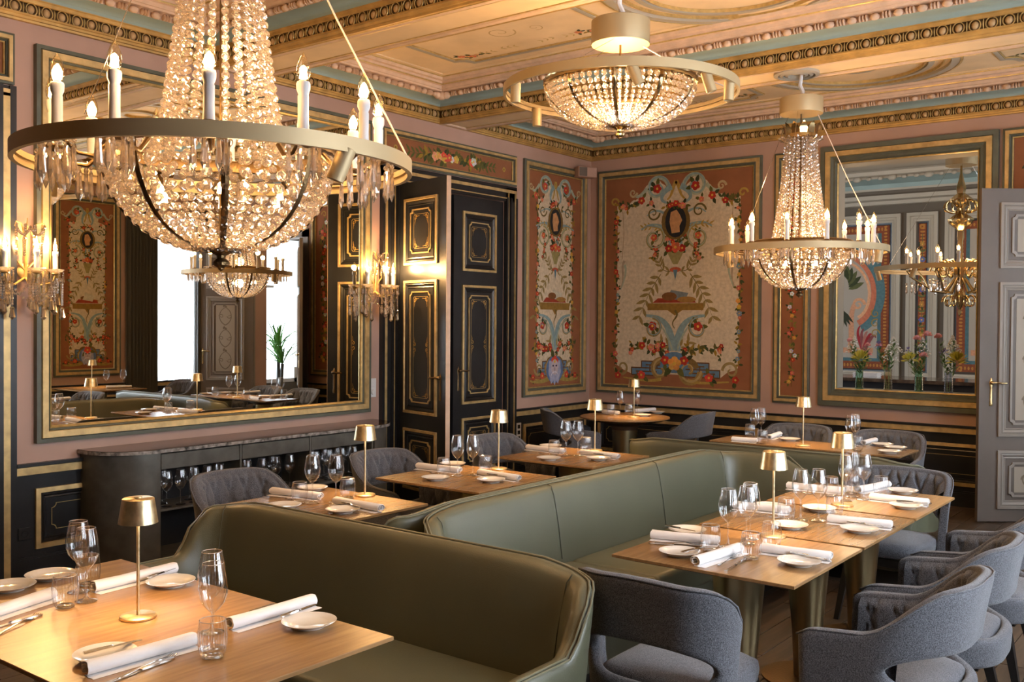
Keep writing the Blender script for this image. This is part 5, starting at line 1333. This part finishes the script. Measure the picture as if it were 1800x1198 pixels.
        # arms, cups, pendants, candles
        for k in range(12):
            a = a0 + 2 * pi * k / 12; ca_, sa_ = cos(a), sin(a); rc = .535
            arm = MB(); pr = [(bowl_r + .01, .02), (bowl_r + .05, -.02), (bowl_r + .10, -.015), (rc - .02, .02), (rc, .035)]
            arm.tube([(r * ca_, r * sa_, z_) for r, z_ in pr], [.008, .008, .006, .006, .006], 7)
            arm.lathe([(.006, -.012), (.03, -.004), (.034, .004), (.02, .006), (.018, .012)], 14, (rc * ca_, rc * sa_, .035), caps=False); arm.build('arm', 'bronze', root)
            for j in range(7):
                b = 2 * pi * j / 7; r2 = .048
                px_, py_ = rc * ca_ + r2 * cos(b), rc * sa_ + r2 * sin(b)
                pm = MB(); merge_rot(pm, bead13, (px_, py_, .018), .009, b); merge_rot(pm, prism_mesh(.115, .0105), (px_, py_, .008), 1., b)
                if singles: pm.build('pendant_prism', 'crystal', root, smooth=0, fix=False)
                else:
                    if j == 0: acc = MB()
                    merge(acc, pm, (0, 0, 0))
                    if j == 6: acc.build('pendant_cluster', 'crystal', root, smooth=0, fix=False, kind='stuff')
            candle(root, rc * ca_, rc * sa_, .052, 1.08)
        if singles or power > 0:
            for j in range(6):
                b = a0 + 2 * pi * j / 6; point_light('candle_glow', (.535 * cos(b), .535 * sin(b), .222), power / 1.7, WARM, .025, root)
        for k in range(6):
            b = 2 * pi * (k + .4) / 6; inst('filament', fil_me, root, (.22 * cos(b), .22 * sin(b), -.13), (0, 0, 0), (1.15,) * 3)
        for zz, pw in ((-.12, 2.2), (.14, 5), (.40, 8)): point_light('inner_glow', (.0, .03, zz), power / pw, WARM, .05, root)  # upper two are extra lights added to brighten the bead tower
    else:
        for k in range(5):
            b = 2 * pi * (k + .4) / 5; inst('filament', fil_me, root, (.17 * cos(b), .17 * sin(b), -.16), (0, 0, 0), (1.15,) * 3)
        point_light('inner_glow', (0, 0, -.12), power / 1.0, WARM, .05, root); point_light('inner_glow', (0, 0, .04), power / 1.3, WARM, .06, root)
    MB().lathe([(0, canopy), (.160, canopy), (.162, canopy + .004), (.162, canopy + cz), (.158, canopy + cz + .003), (0, canopy + cz + .003)], 64, caps=False).build('ceiling_canopy', 'satin', root, smooth=40)
    MB().tube([(0, 0, canopy + cz), (.01, .0, canopy + cz + .05), (-.012, 0, canopy + cz + .10), (0, 0, ZS + .012 - z)], [.012, .018, .016, .014], 8).build('wrapped_cable', 'linen', root)
    wires(root, R, 0, canopy, .13, a0 + .5)
    for (a, tx, ty) in spots: spot(root, R, a, 0, tx, ty)
    return root
empire('chandelier', -2.83, 2.03, 2.225, 'largest crystal chandelier, nearest, with ring of candle bulbs at upper left', singles=296, spots=((-.02, -.24, .30),), bs=.0152, nstr=38, power=30, gap=2.12, a0=.36)
empire('chandelier', -2.845, 4.654, 2.975, 'flat crystal bowl chandelier with five spotlights, hung tight to the ceiling beam', tower=False, spots=((-2.15, 0, .02), (3.05, .02, 0), (-.9, .26, -.32), (-.21, .2, -.25), (.16, .02, .05)), bowl_r=.41, bowl_d=.22, canopy=.26, cz=.13, ribs=10, nstr=64, power=34, bs=.0125)
empire('chandelier', -2.83, 7.29, 2.255, 'smaller-looking crystal chandelier with candle bulbs, hung before the wall opening', spots=((3.04, .1, -.15), (-.08, -.08, .1), (1.5, 0, 0)), bs=.0145, nstr=38, power=30, a0=.2)
# ---------------------------------------------------------------- wall sconces
def sconce(y, label):
    root = empty('wall_sconce', (XL, y, 1.98), label=label, cat='sconce', group='gilt crystal wall sconces')
    bp = MB(); bp.lathe([(0, 0), (.045, .0), (.05, .012), (.03, .022), (0, .026)], 20, caps=False); bp.xform(Matrix.Rotation(pi / 2, 4, 'Y')); bp.xform(Matrix.Translation((0, 0, .02)))
    for sg in (-1, 1):
        bp.tube([(.02, 0, .02), (.03, sg * .07, .10), (.04, sg * .06, .20), (.05, sg * .025, .27), (.07, sg * .05, .32), (.09, sg * .09, .33), (.09, sg * .10, .30)], [.008, .007, .006, .005, .005, .004, .003], 6)
    bp.tube([(.02, 0, -.02), (.03, 0, .15), (.04, 0, .30), (.05, 0, .36)], [.012, .009, .007, .003], 8); bp.build('back_plate', 'gilt', root)
    be = MB(); 
    for sg in (-1, 0, 1):
        a = radians(58) * sg; ex, ey = .17 * cos(a), .19 * sin(a)
        am = MB(); am.tube([(.02, 0, -.02), (ex * .5, ey * .5, -.07), (ex * .9, ey * .9, -.05), (ex, ey, 0)], [.008, .007, .006, .006], 7)
        am.lathe([(.006, -.004), (.03, .006), (.028, .012), (.016, .014), (.014, .02)], 12, (ex, ey, 0), caps=False); am.build('arm', 'gilt', root)
        bo = MB(); bo.lathe([(.014, .012), (.042, .020), (.055, .034), (.052, .036), (.038, .024), (.014, .018)], 18, (ex, ey, 0), caps=False, rib=.05, ribn=9); bo.build('bobeche', 'crystal', root, smooth=0)
        candle(root, ex, ey, .018, 1.05)
        for j in range(6):
            b = 2 * pi * j / 6; pm = MB(); merge_rot(pm, bead13, (ex + .047 * cos(b), ey + .047 * sin(b), .012), .006, b); merge_rot(pm, prism_mesh(.065, .0095), (ex + .047 * cos(b), ey + .047 * sin(b), .004), 1., b); pm.build('pendant_prism', 'crystal', root, smooth=0, fix=False)
        for (dx, dy, ll) in ((-.01, .0, 9), (.02, .035, 11), (.02, -.035, 8), (-.03, .03, 6), (-.03, -.03, 7)):
            pm = MB()
            for j in range(ll): merge_rot(pm, bead13, (ex + dx, ey + dy, -.03 - j * .0165), .0098, j * .7)
            merge_rot(pm, prism_mesh(.085, .019), (ex + dx, ey + dy, -.03 - ll * .0165), 1., 0); pm.build('bead_string', 'crystal', root, smooth=0, fix=False)
    for (y0, y1, z0, dp, x_) in ((-.17, -.0, -.03, .10, .08), (0, .17, -.03, .10, .08), (-.17, .17, -.04, .14, .15), (-.09, 0, .30, .05, .09), (0, .09, .30, .05, .09)):
        for j in range(15):
            t = j / 14; merge_rot(be, bead13, (x_, y0 + (y1 - y0) * t, z0 - dp * 4 * t * (1 - t)), .0095, j)
    for sg in (-1, -.35, .35, 1):
        for j in range(13): merge_rot(be, bead13, (.09 - j * .002, sg * (.09 - j * .001), .31 - j * .0155), .0105, j)
    be.build('bead_garland', 'crystal', root, smooth=0, kind='stuff', fix=False)
    for sg in (-1, 0, 1):
        a = radians(58) * sg; point_light('candle_glow', (.17 * cos(a) + .01, .19 * sin(a), .19), 20.0, WARM, .02, root)
sconce(3.045, 'gilt and crystal wall sconce left of the big mirror, with three candle bulbs')
sconce(6.165, 'gilt and crystal wall sconce between the big mirror and black doors')
# ---------------------------------------------------------------- second room seen through the opening
Y2 = 15.2
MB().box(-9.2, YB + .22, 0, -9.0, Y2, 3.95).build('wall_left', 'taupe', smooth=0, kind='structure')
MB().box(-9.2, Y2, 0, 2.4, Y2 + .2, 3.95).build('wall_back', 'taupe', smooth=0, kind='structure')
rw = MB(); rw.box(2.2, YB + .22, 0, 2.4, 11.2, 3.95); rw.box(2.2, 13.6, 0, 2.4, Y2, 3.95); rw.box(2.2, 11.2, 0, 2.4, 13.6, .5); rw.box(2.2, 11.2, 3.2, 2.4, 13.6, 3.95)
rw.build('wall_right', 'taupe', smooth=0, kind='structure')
MB().box(-9.2, YB + .22, 3.95, 2.4, Y2, 4.05).build('ceiling', 'ivory', smooth=0, kind='structure')
w6 = empty('window_6', kind='structure'); fr = MB()
for a, b, c, d in ((11.2, 11.27, .5, 3.2), (13.53, 13.6, .5, 3.2), (12.36, 12.44, .5, 3.2), (11.2, 13.6, .5, .57), (11.2, 13.6, 3.13, 3.2), (11.2, 13.6, 2.3, 2.35)): fr.box(2.22, a, c, 2.28, b, d)
fr.build('window_frame', 'white', w6, smooth=0); MB().box(2.245, 11.2, .5, 2.25, 13.6, 3.2).build('pane', 'pane', w6, smooth=0)
PB2 = Plane((0, Y2, 0), (1, 0, 0), (0, -1, 0))
t2 = empty('trim_40', kind='structure'); parts = {}
for m, pr in (('ivory', [(0, 3.50), (.04, 3.51), (.05, 3.56), (.12, 3.58), (.13, 3.64)]), ('taupe', [(.13, 3.64), (.16, 3.66), (.17, 3.70)]), ('ivory', [(.17, 3.70), (.20, 3.70), (.21, 3.73)]),
              ('teal', [(.21, 3.73), (.24, 3.79), (.36, 3.83), (.50, 3.84)]), ('ivory', [(.50, 3.84), (.50, 3.87), (.60, 3.88), (.62, 3.93), (.7, 3.945)])):
    hring(parts.setdefault(m, MB()), -9.0, YB + .22, 2.2, Y2, pr)
for m, mb in parts.items(): mb.build({'ivory': 'plaster_moulding', 'taupe': 'taupe_moulding', 'teal': 'cove'}[m], m, t2, smooth=30)  # taupe part is a darker moulding between the ivory ones
dl = MB()
for k in range(60):
    x = -8.4 + k * .17; dl.sph((x, Y2 - .52, 3.845), .035 if k % 3 else .055, 7, 5, (1.2, .7, .8))
dl.build('plaster_swags', 'ivory', t2, smooth=60, kind='stuff')
def room2_panel(u0, u1, label, draw):
    o = empty('wall_painting', PB2.P((u0 + u1) / 2, .84, 0), label=label, cat='painting'); ip = Plane(PB2.o - o.location + PB2.n * .0015, PB2.u, PB2.n)
    frame(ip, u0, .84, u1, 3.36, o, [('ivory', [(0, 0), (0, .05), (.05, .06), (.06, .04), (.09, .045), (.10, .03), (.13, .02)]), ('black', [(.13, .02), (.14, .018), (.165, .004)])])
    g = MB(); slab(g, ip, u0 + .165, 1.0, u1 - .165, 3.2, .0002, .0012); g.build('painted_ground', 'buff', o, smooth=0)
    w, h = u1 - u0 - .33, 2.2; P = Paint(ip, u0 + .165, 1.0, w, h, w, h); draw(P, w, h); P.done('painted_ornament', o)
def border(P, w, h, t=.12):
    P.L = 0; col = C(128, 66, 38)
    for a in ((0, 0, w, t), (0, h - t, w, h), (0, 0, t, h), (w - t, 0, w, h)): P.poly([(a[0], a[1]), (a[2], a[1]), (a[2], a[3]), (a[0], a[3])], col)
    P.L = 1
    for k in range(int(h / .05)):
        for x in (t / 2, w - t / 2): P.disc(x, .025 + k * .05, .028, .016, C(176, 122, 56), 6)
    for k in range(int(w / .05)):
        for y in (t / 2, h - t / 2): P.disc(.025 + k * .05, y, .016, .028, C(176, 122, 56), 6)
def big2(P, w, h):
    border(P, w, h); P.L = 2
    for a in ((.12, .12, .17, h - .12), (w - .17, .12, w - .12, h - .12), (.12, .12, w - .12, .17)): P.poly([(a[0], a[1]), (a[2], a[1]), (a[2], a[3]), (a[0], a[3])], C(72, 104, 110))
    P.L = 3
    P.bez((w * .72, h * .30), (w * .98, h * .38), (w * .98, h * .75), (w * .62, h * .84), .20, C(80, 112, 116), .8, 22)
    P.L = 4; P.bez((w * .70, h * .32), (w * .92, h * .40), (w * .92, h * .72), (w * .58, h * .80), .09, C(190, 110, 80), .7, 22)
    P.bez((w * .70, h * .36), (w * .86, h * .42), (w * .87, h * .70), (w * .55, h * .76), .05, C(214, 160, 120), .7, 22)
    P.spiral(w * .70, h * .45, .10, 1.3, 0, 1, .05, C(206, 150, 112)); P.bez((w * .62, h * .12), (w * .66, h * .25), (w * .60, h * .35), (w * .66, h * .45), .09, C(196, 140, 106), .8)
    P.stroke([(.2, h * .13), (w * .85, h * .13)], .08, C(196, 140, 106), 1)
    P.L = 5
    for k in range(9): P.leaf(w * .60, h * .56 + .03 * k, .4 + k * .32, .26, .09, C(54, 62, 34) if k % 2 else C(84, 88, 50))
    for k in range(9): P.leaf(w * .52, h * .42, -2.4 + k * .2, .30, .06, C(44, 48, 30))
    for k in range(5): P.bez((w * .76, h * .13), (w * .70 + k * .05, h * .22), (w * .68 + k * .07, h * .26), (w * .72 + k * .06, h * (.30 - .02 * k)), .07, (C(150, 40, 44), C(130, 70, 70), C(168, 110, 96))[k % 3], .3)
    for k in range(3): P.spiral(w * .87, h * (.25 + .07 * k), .07, 1.2, k, 1, .02, C(150, 122, 60)); P.spiral(w * .3, h * (.62 + .1 * k), .09, 1.3, k, -1, .018, C(150, 122, 60))
def slim2(P, w, h):
    border(P, w, h, .09); P.L = 2; P.stroke([(w / 2, .15), (w / 2, h - .15)], .008, C(84, 92, 60), 1)
    for k in range(16):
        y = .2 + (h - .4) * k / 16
        if k % 4 == 1: P.flower(w / 2, y, .05, C(92, 96, 150))
        elif k % 4 == 3: P.flower(w / 2, y, .045, C(170, 120, 60))
        else:
            for sg in (-1, 1): P.leaf(w / 2, y, pi / 2 + sg * 1.0, .07, .03, C(96, 104, 60))
room2_panel(-6.2, -4.33, 'painted panel with palm, shell and blue scroll, seen through the opening', big2)
room2_panel(-4.24, -3.80, 'slim painted panel with blue flowers, seen through the opening', slim2)
room2_panel(-3.70, -2.1, 'wide painted panel behind the brass chandelier, seen through the opening', big2)
room2_panel(-6.85, -6.3, 'slim painted panel hidden left of the palm panel', slim2)
dado(41, PB2, -9.0, 2.2, [(-6.2, -4.33), (-4.2, -3.8), (-3.7, -2.1)], light=True)
ct = empty('bar_counter', (-3.3, 12.3, 0), label='dark polished bar counter in the second room', cat='counter')
MB().box(-1.9, -.4, 1.0, 1.9, .4, 1.04).build('worktop', 'marble', ct, smooth=0); MB().box(-1.8, -.32, 0, 1.8, .32, 1.0).build('body', 'dark', ct, smooth=0)
ps = MB()
for k in range(7): i0 = len(ps.v); ps.box(-.14, -.1, k * .009, .14, .1, k * .009 + .008); ps.xform(Matrix.Rotation(.1 * sin(k * 2.3), 4, 'Z'), i0)
o_ = ps.build('paper_stack', 'white', smooth=0, loc=(-3.83, 12.1, 1.041), label='stack of white menus on the dark bar counter beyond the opening', cat='papers')
point_light('second_room_glow', (-4.2, 12.8, 2.9), 26, (1, .72, .44), .25)
point_light('second_room_glow', (-1.0, 13.2, 2.9), 12, (1, .72, .44), .25)
# brass chandelier of the second room
bc = empty('brass_chandelier', (-2.61, 11.35, 2.30), label='baroque brass chandelier with lacquered ring in the second room', cat='chandelier')
band_ring(MB(), .88, -.025, .025, .016).build('ring', 'satin', bc, smooth=40)
MB().lathe([(0, -.52), (.012, -.50), (.02, -.46), (.012, -.44), (.05, -.36), (.07, -.30), (.045, -.25), (.03, -.18), (.06, -.10), (.075, -.02), (.05, .06), (.028, .12), (.026, .30), (.034, .34), (.03, .42), (.12, .50), (.13, .54), (.05, .60), (.035, .66), (.10, .72), (.11, .76), (.04, .82), (.05, .88), (.028, .96), (.012, 1.04), (.008, 1.3)], 24, caps=False, rib=.05, ribn=8).build('baluster', 'gbrass', bc)
for k in range(12):
    a = 2 * pi * k / 12 + .2; ca_, sa_ = cos(a), sin(a); rr = .60 if k % 2 else .42; am = MB()
    am.tube([(r * ca_, r * sa_, z) for r, z in ((.05, -.10), (.16, -.26), (.30, -.24), (rr - .06, -.10), (rr, -.02))], [.012, .011, .01, .009, .008], 7)
    am.tube([(r * ca_, r * sa_, z) for r, z in ((.07, .02), (.14, .10), (.22, .08), (.22, 0), (.17, -.02))], [.009, .008, .007, .006, .004], 6)
    am.lathe([(.008, -.01), (.035, .0), (.04, .012), (.02, .014)], 12, (rr * ca_, rr * sa_, 0), caps=False); am.build('arm', 'gbrass', bc); candle(bc, rr * ca_, rr * sa_, .02, 1.1)
    sc_ = MB(); sc_.tube([((.10 + .07 * cos(t)) * ca_, (.10 + .07 * cos(t)) * sa_, .66 + .10 * sin(t) * (1 - t / 9)) for t in [j * .45 for j in range(14)]], .008, 6); sc_.build('scrollwork', 'gbrass', bc); sc_ = MB(); sc_.tube([((.20 + .10 * (1 - j / 22) * cos(j * .5)) * ca_, (.20 + .10 * (1 - j / 22) * cos(j * .5)) * sa_, -.02 + .12 * (1 - j / 22) * sin(j * .5)) for j in range(18)], .009, 6); sc_.build('scrollwork', 'gbrass', bc); sc_ = MB()
    sc_.tube([((.12 + .06 * (1 - j / 22) * cos(j * .5)) * ca_, (.12 + .06 * (1 - j / 22) * cos(j * .5)) * sa_, -.36 + .08 * (1 - j / 22) * sin(j * .5)) for j in range(16)], .007, 6); sc_.build('scrollwork', 'gbrass', bc)
    for j in range(3):
        pm = MB(); merge_rot(pm, bead13, ((.30 + .12 * j) * ca_, (.30 + .12 * j) * sa_, -.12 - .02 * j), .014, 0); merge_rot(pm, prism_mesh(.09, .014), ((.30 + .12 * j) * ca_, (.30 + .12 * j) * sa_, -.14 - .02 * j), 1., 0); pm.build('pendant_prism', 'crystal', bc, smooth=0, fix=False)
for a, tx, ty in ((-2.7, .3, -.2), (-1.9, -.2, .3), (.5, .2, .1)):
    t = MB().lathe([(0, .052), (.026, .052), (.0275, -.052), (.022, -.050), (0, -.050)], 20, caps=False).build('spotlight', 'satin', bc, loc=(.84 * cos(a), .84 * sin(a), -.07), rot=(tx, ty, 0))
    MB().lathe([(0, -.0495), (.021, -.0495)], 20, caps=False).build('lens', 'spotglow', t)
MB().lathe([(0, 1.12), (.16, 1.12), (.162, 1.25), (0, 1.252)], 48, caps=False).build('ceiling_canopy', 'satin', bc, smooth=40)
for k in range(3):
    a = 2 * pi * k / 3 + 2.9; MB().tube([(.87 * cos(a), .87 * sin(a), .025), (.13 * cos(a), .13 * sin(a), 1.12)], .0015, 5).build('suspension_wire', 'steel', bc)
MB().tube([(0, 0, 1.25), (0, 0, 1.69)], .012, 8).build('chain_rod', 'gbrass', bc)
rr2 = MB(); rr2.lathe([(.45, 1.695), (.44, 1.67), (.30, 1.66), (.28, 1.68), (.1, 1.66), (.0, 1.64)], 40, caps=False, rib=.05, ribn=9); rr2.build('ceiling_rose', 'ivory', bc)
point_light('candle_glow', (0, 0, .2), 25, WARM, .2, bc)

# ---------------------------------------------------------------- flower vases on the sill
def petal_ball(mb, c, r, n, l, w, up=.4):
    for k in range(n):
        a = random.random() * 2 * pi; e = up + random.random() * (1.5 - up); d = Vector((cos(a) * cos(e), sin(a) * cos(e), sin(e))); q = d.orthogonal().normalized() * w; p = Vector(c)
        mb.add([p + d * r * .2, p + d * (r * .2 + l * .6) + q, p + d * (r * .2 + l), p + d * (r * .2 + l * .6) - q], [(0, 1, 2, 3)])
M['yellow'] = mat('yellow_petal', (.50, .48, .07), rough=.7); M['pinkp'] = mat('pink_petal', (.72, .36, .36), rough=.7); M['whitep'] = mat('white_petal', (.72, .72, .70), rough=.7); M['purple'] = mat('purple_petal', (.16, .13, .32), rough=.7)
def vase(x, y, z, tint, label, spec):
    t = empty('flower_vase', (x, y, z), label=label, cat='vase', group='vases of cut flowers on the sill')
    gm = M.setdefault('vg%s' % (tint,), mat_thin_glass('vase_glass', tint=tint, boost=2.2, rough=.03))
    pr = []
    for k in range(13): zz = .0 + k * .0165; pr += [(.043 - .0004 * k, zz), (.037 - .0004 * k, zz + .008)]
    MB().lathe([(0, .004), (.04, .001)] + pr[1:-1] + [(.036, .205)], 16, caps=False).build('ribbed_glass_vase', gm, t, smooth=30)
    st = MB(); fl = {}
    for (kind, dx, dy, h, r) in spec:
        r *= 1.45
        st.tube([(dx * .12, dy * .12, .01), (dx * .4, dy * .4, .20), (dx, dy, h)], [.0022, .002, .0018], 5)
        mb = fl.setdefault(kind, MB())
        if kind == 'yellow': petal_ball(mb, (dx, dy, h), r, 90, r * 1.3, r * .09, -.2)
        elif kind == 'pinkp': petal_ball(mb, (dx, dy, h), r, 50, r * .9, r * .3, .1)
        elif kind == 'purple': petal_ball(mb, (dx, dy, h), r, 24, r, r * .1, -.6)
        elif kind == 'whitep':
            for k in range(60):
                f = k / 60; a = random.random() * 6.3; q = (dx * (1 - .25 * f) + r * (1 - f) * cos(a), dy + r * (1 - f) * sin(a), h - .14 + .16 * f); petal_ball(mb, q, .008, 6, .013, .006, .0); st.tube([(dx * .8, dy * .8, q[2] - .03), q], .0009, 3, cap=False)
        for k in range(20):
            f = .3 + .6 * k / 20; a = random.random() * 6.3; p = Vector((dx * f, dy * f, .08 + (h - .08) * f)); d = Vector((cos(a), sin(a), .7)) * .055; q = Vector((-sin(a), cos(a), 0)) * .010; st.add([p, p + d * .5 + q, p + d, p + d * .5 - q], [(0, 1, 2, 3)])
    st.build('stems', 'stem', t, smooth=0, kind='stuff', fix=False)
    for k_, mb in fl.items(): mb.build({'yellow': 'yellow_chrysanthemum', 'pinkp': 'pink_carnation', 'whitep': 'white_blossom', 'purple': 'purple_thistle'}[k_], k_, t, smooth=0, fix=False)
ZV = 1.046
vase(-3.19, 9.84, ZV, (.62, .86, .74), 'green glass vase with yellow and white flowers, leftmost on the opening\'s sill', [('yellow', .02, -.03, .29, .05), ('whitep', -.07, .0, .50, .05), ('pinkp', -.105, .02, .47, .025), ('pinkp', .085, .02, .34, .022), ('pinkp', .08, .0, .43, .022)])
vase(-2.91, 9.84, ZV, (.94, .86, .72), 'clear amber vase of white filler blossom, second from left on the sill', [('whitep', .06, .0, .50, .07), ('whitep', .0, .02, .42, .06), ('purple', -.10, 0, .44, .03), ('pinkp', -.10, .02, .43, .022)])
vase(-2.62, 9.84, ZV, (.64, .88, .78), 'green glass vase with three pink carnations, third on the sill', [('pinkp', -.02, 0, .50, .03), ('pinkp', .07, .0, .54, .032), ('pinkp', .05, -.03, .34, .03), ('whitep', .03, .03, .50, .05), ('yellow', -.08, -.02, .30, .04), ('purple', -.10, 0, .40, .02)])
vase(-2.35, 9.84, ZV, (.78, .82, .95), 'bluish glass vase with yellow bloom beside the grey door', [('yellow', .08, -.03, .30, .05), ('whitep', .04, .0, .52, .05), ('pinkp', -.105, .02, .52, .03), ('purple', -.04, -.02, .38, .03)])
# ---------------------------------------------------------------- small fixtures
sp = empty('wall_speaker', (-6.22, 9.42, 3.42), rz=-.5, label='small pink-painted wall speaker under the cornice in the corner', cat='speaker')
s_ = bevel(MB().box(-.06, -.12, -.06, .07, .12, .06).build('housing', 'pink', sp, smooth=0), .012, 2)
MB().box(.0702, -.11, -.05, .074, -.01, .05).build('front_grille', 'grey', sp, smooth=0); MB().box(-.12, -.02, -.02, -.06, .02, .02).build('bracket', 'pink', sp, smooth=0)
sw = empty('light_switch', (XL, 6.155, 1.09), label='white double light switch beside the big mirror', cat='switch')
bevel(MB().box(.0, -.042, -.085, .010, .042, .085).build('plate', 'white', sw, smooth=0), .003, 2); bevel(MB().box(.010, -.031, .01, .015, .031, .072).build('rocker', 'white', sw, smooth=0), .003, 2)
k_ = MB().lathe([(0, .016), (.020, .016), (.022, .010), (.022, 0)], 24, caps=False); k_.xform(Matrix.Rotation(pi / 2, 4, 'Y')); k_.build('dimmer_knob', 'white', sw, loc=(.009, 0, -.04))
so = empty('wall_socket', (XL + .012, 8.315, .50), label='white socket plate with three black sockets on the dark dado', cat='socket')
bevel(MB().box(.0, -.045, -.105, .010, .045, .105).build('plate', 'white', so, smooth=0), .003, 2)
for k in range(3): MB().box(.010, -.02, .045 - k * .062, .0125, .022, .085 - k * .062).build('socket_hole', 'dark', so, smooth=0)
s2 = empty('wall_socket', (XL + .012, 3.04, .30), label='black socket on the black dado at the far left', cat='socket')
bevel(MB().box(.0, -.04, -.04, .010, .04, .04).build('plate', 'black', s2, smooth=0), .003, 2)
k_ = MB().lathe([(.022, .010), (.022, .013), (.018, .013), (.018, .004), (0, .004)], 20, caps=False); k_.xform(Matrix.Rotation(pi / 2, 4, 'Y')); k_.build('socket_hole', 'dark', s2)
# palm near the second room window, seen in the mirror
pl_ = empty('potted_palm', (.66, 10.72, 0), label='tall potted palm against the bright window, seen in the mirror', cat='plant')
MB().lathe([(0, .0), (.15, 0), (.2, .4), (.19, .42), (.17, .40), (0, .38)], 24, caps=False).build('pot', 'dark', pl_)
for k, (dx, dy, h) in enumerate(((0, 0, 1.25), (.06, .05, 1.05), (-.07, .03, .95))):
    MB().tube([(dx * .5, dy * .5, .38), (dx, dy, h)], [.035, .028], 8).build('trunk', 'curtain', pl_)
    lf = MB()
    for j in range(34):
        a = random.random() * 6.3; e = .1 + random.random() * 1.2; L_ = .50 + .22 * random.random(); p = Vector((dx, dy, h)); d = Vector((cos(a) * cos(e), sin(a) * cos(e), sin(e))); q = Vector((-sin(a), cos(a), 0)) * .016; dr = Vector((0, 0, -.12 - .1 * random.random()))
        pts = [p, p + d * L_ * .4, p + d * L_ * .8 + dr * .35, p + d * L_ + dr]
        lf.add([pts[0] - q * .4, pts[0] + q * .4, pts[1] - q, pts[1] + q, pts[2] - q * .6, pts[2] + q * .6, pts[3]], [(0, 1, 3, 2), (2, 3, 5, 4), (4, 5, 6)])
    lf.build('fronds', 'green', pl_, smooth=0, kind='stuff', fix=False)
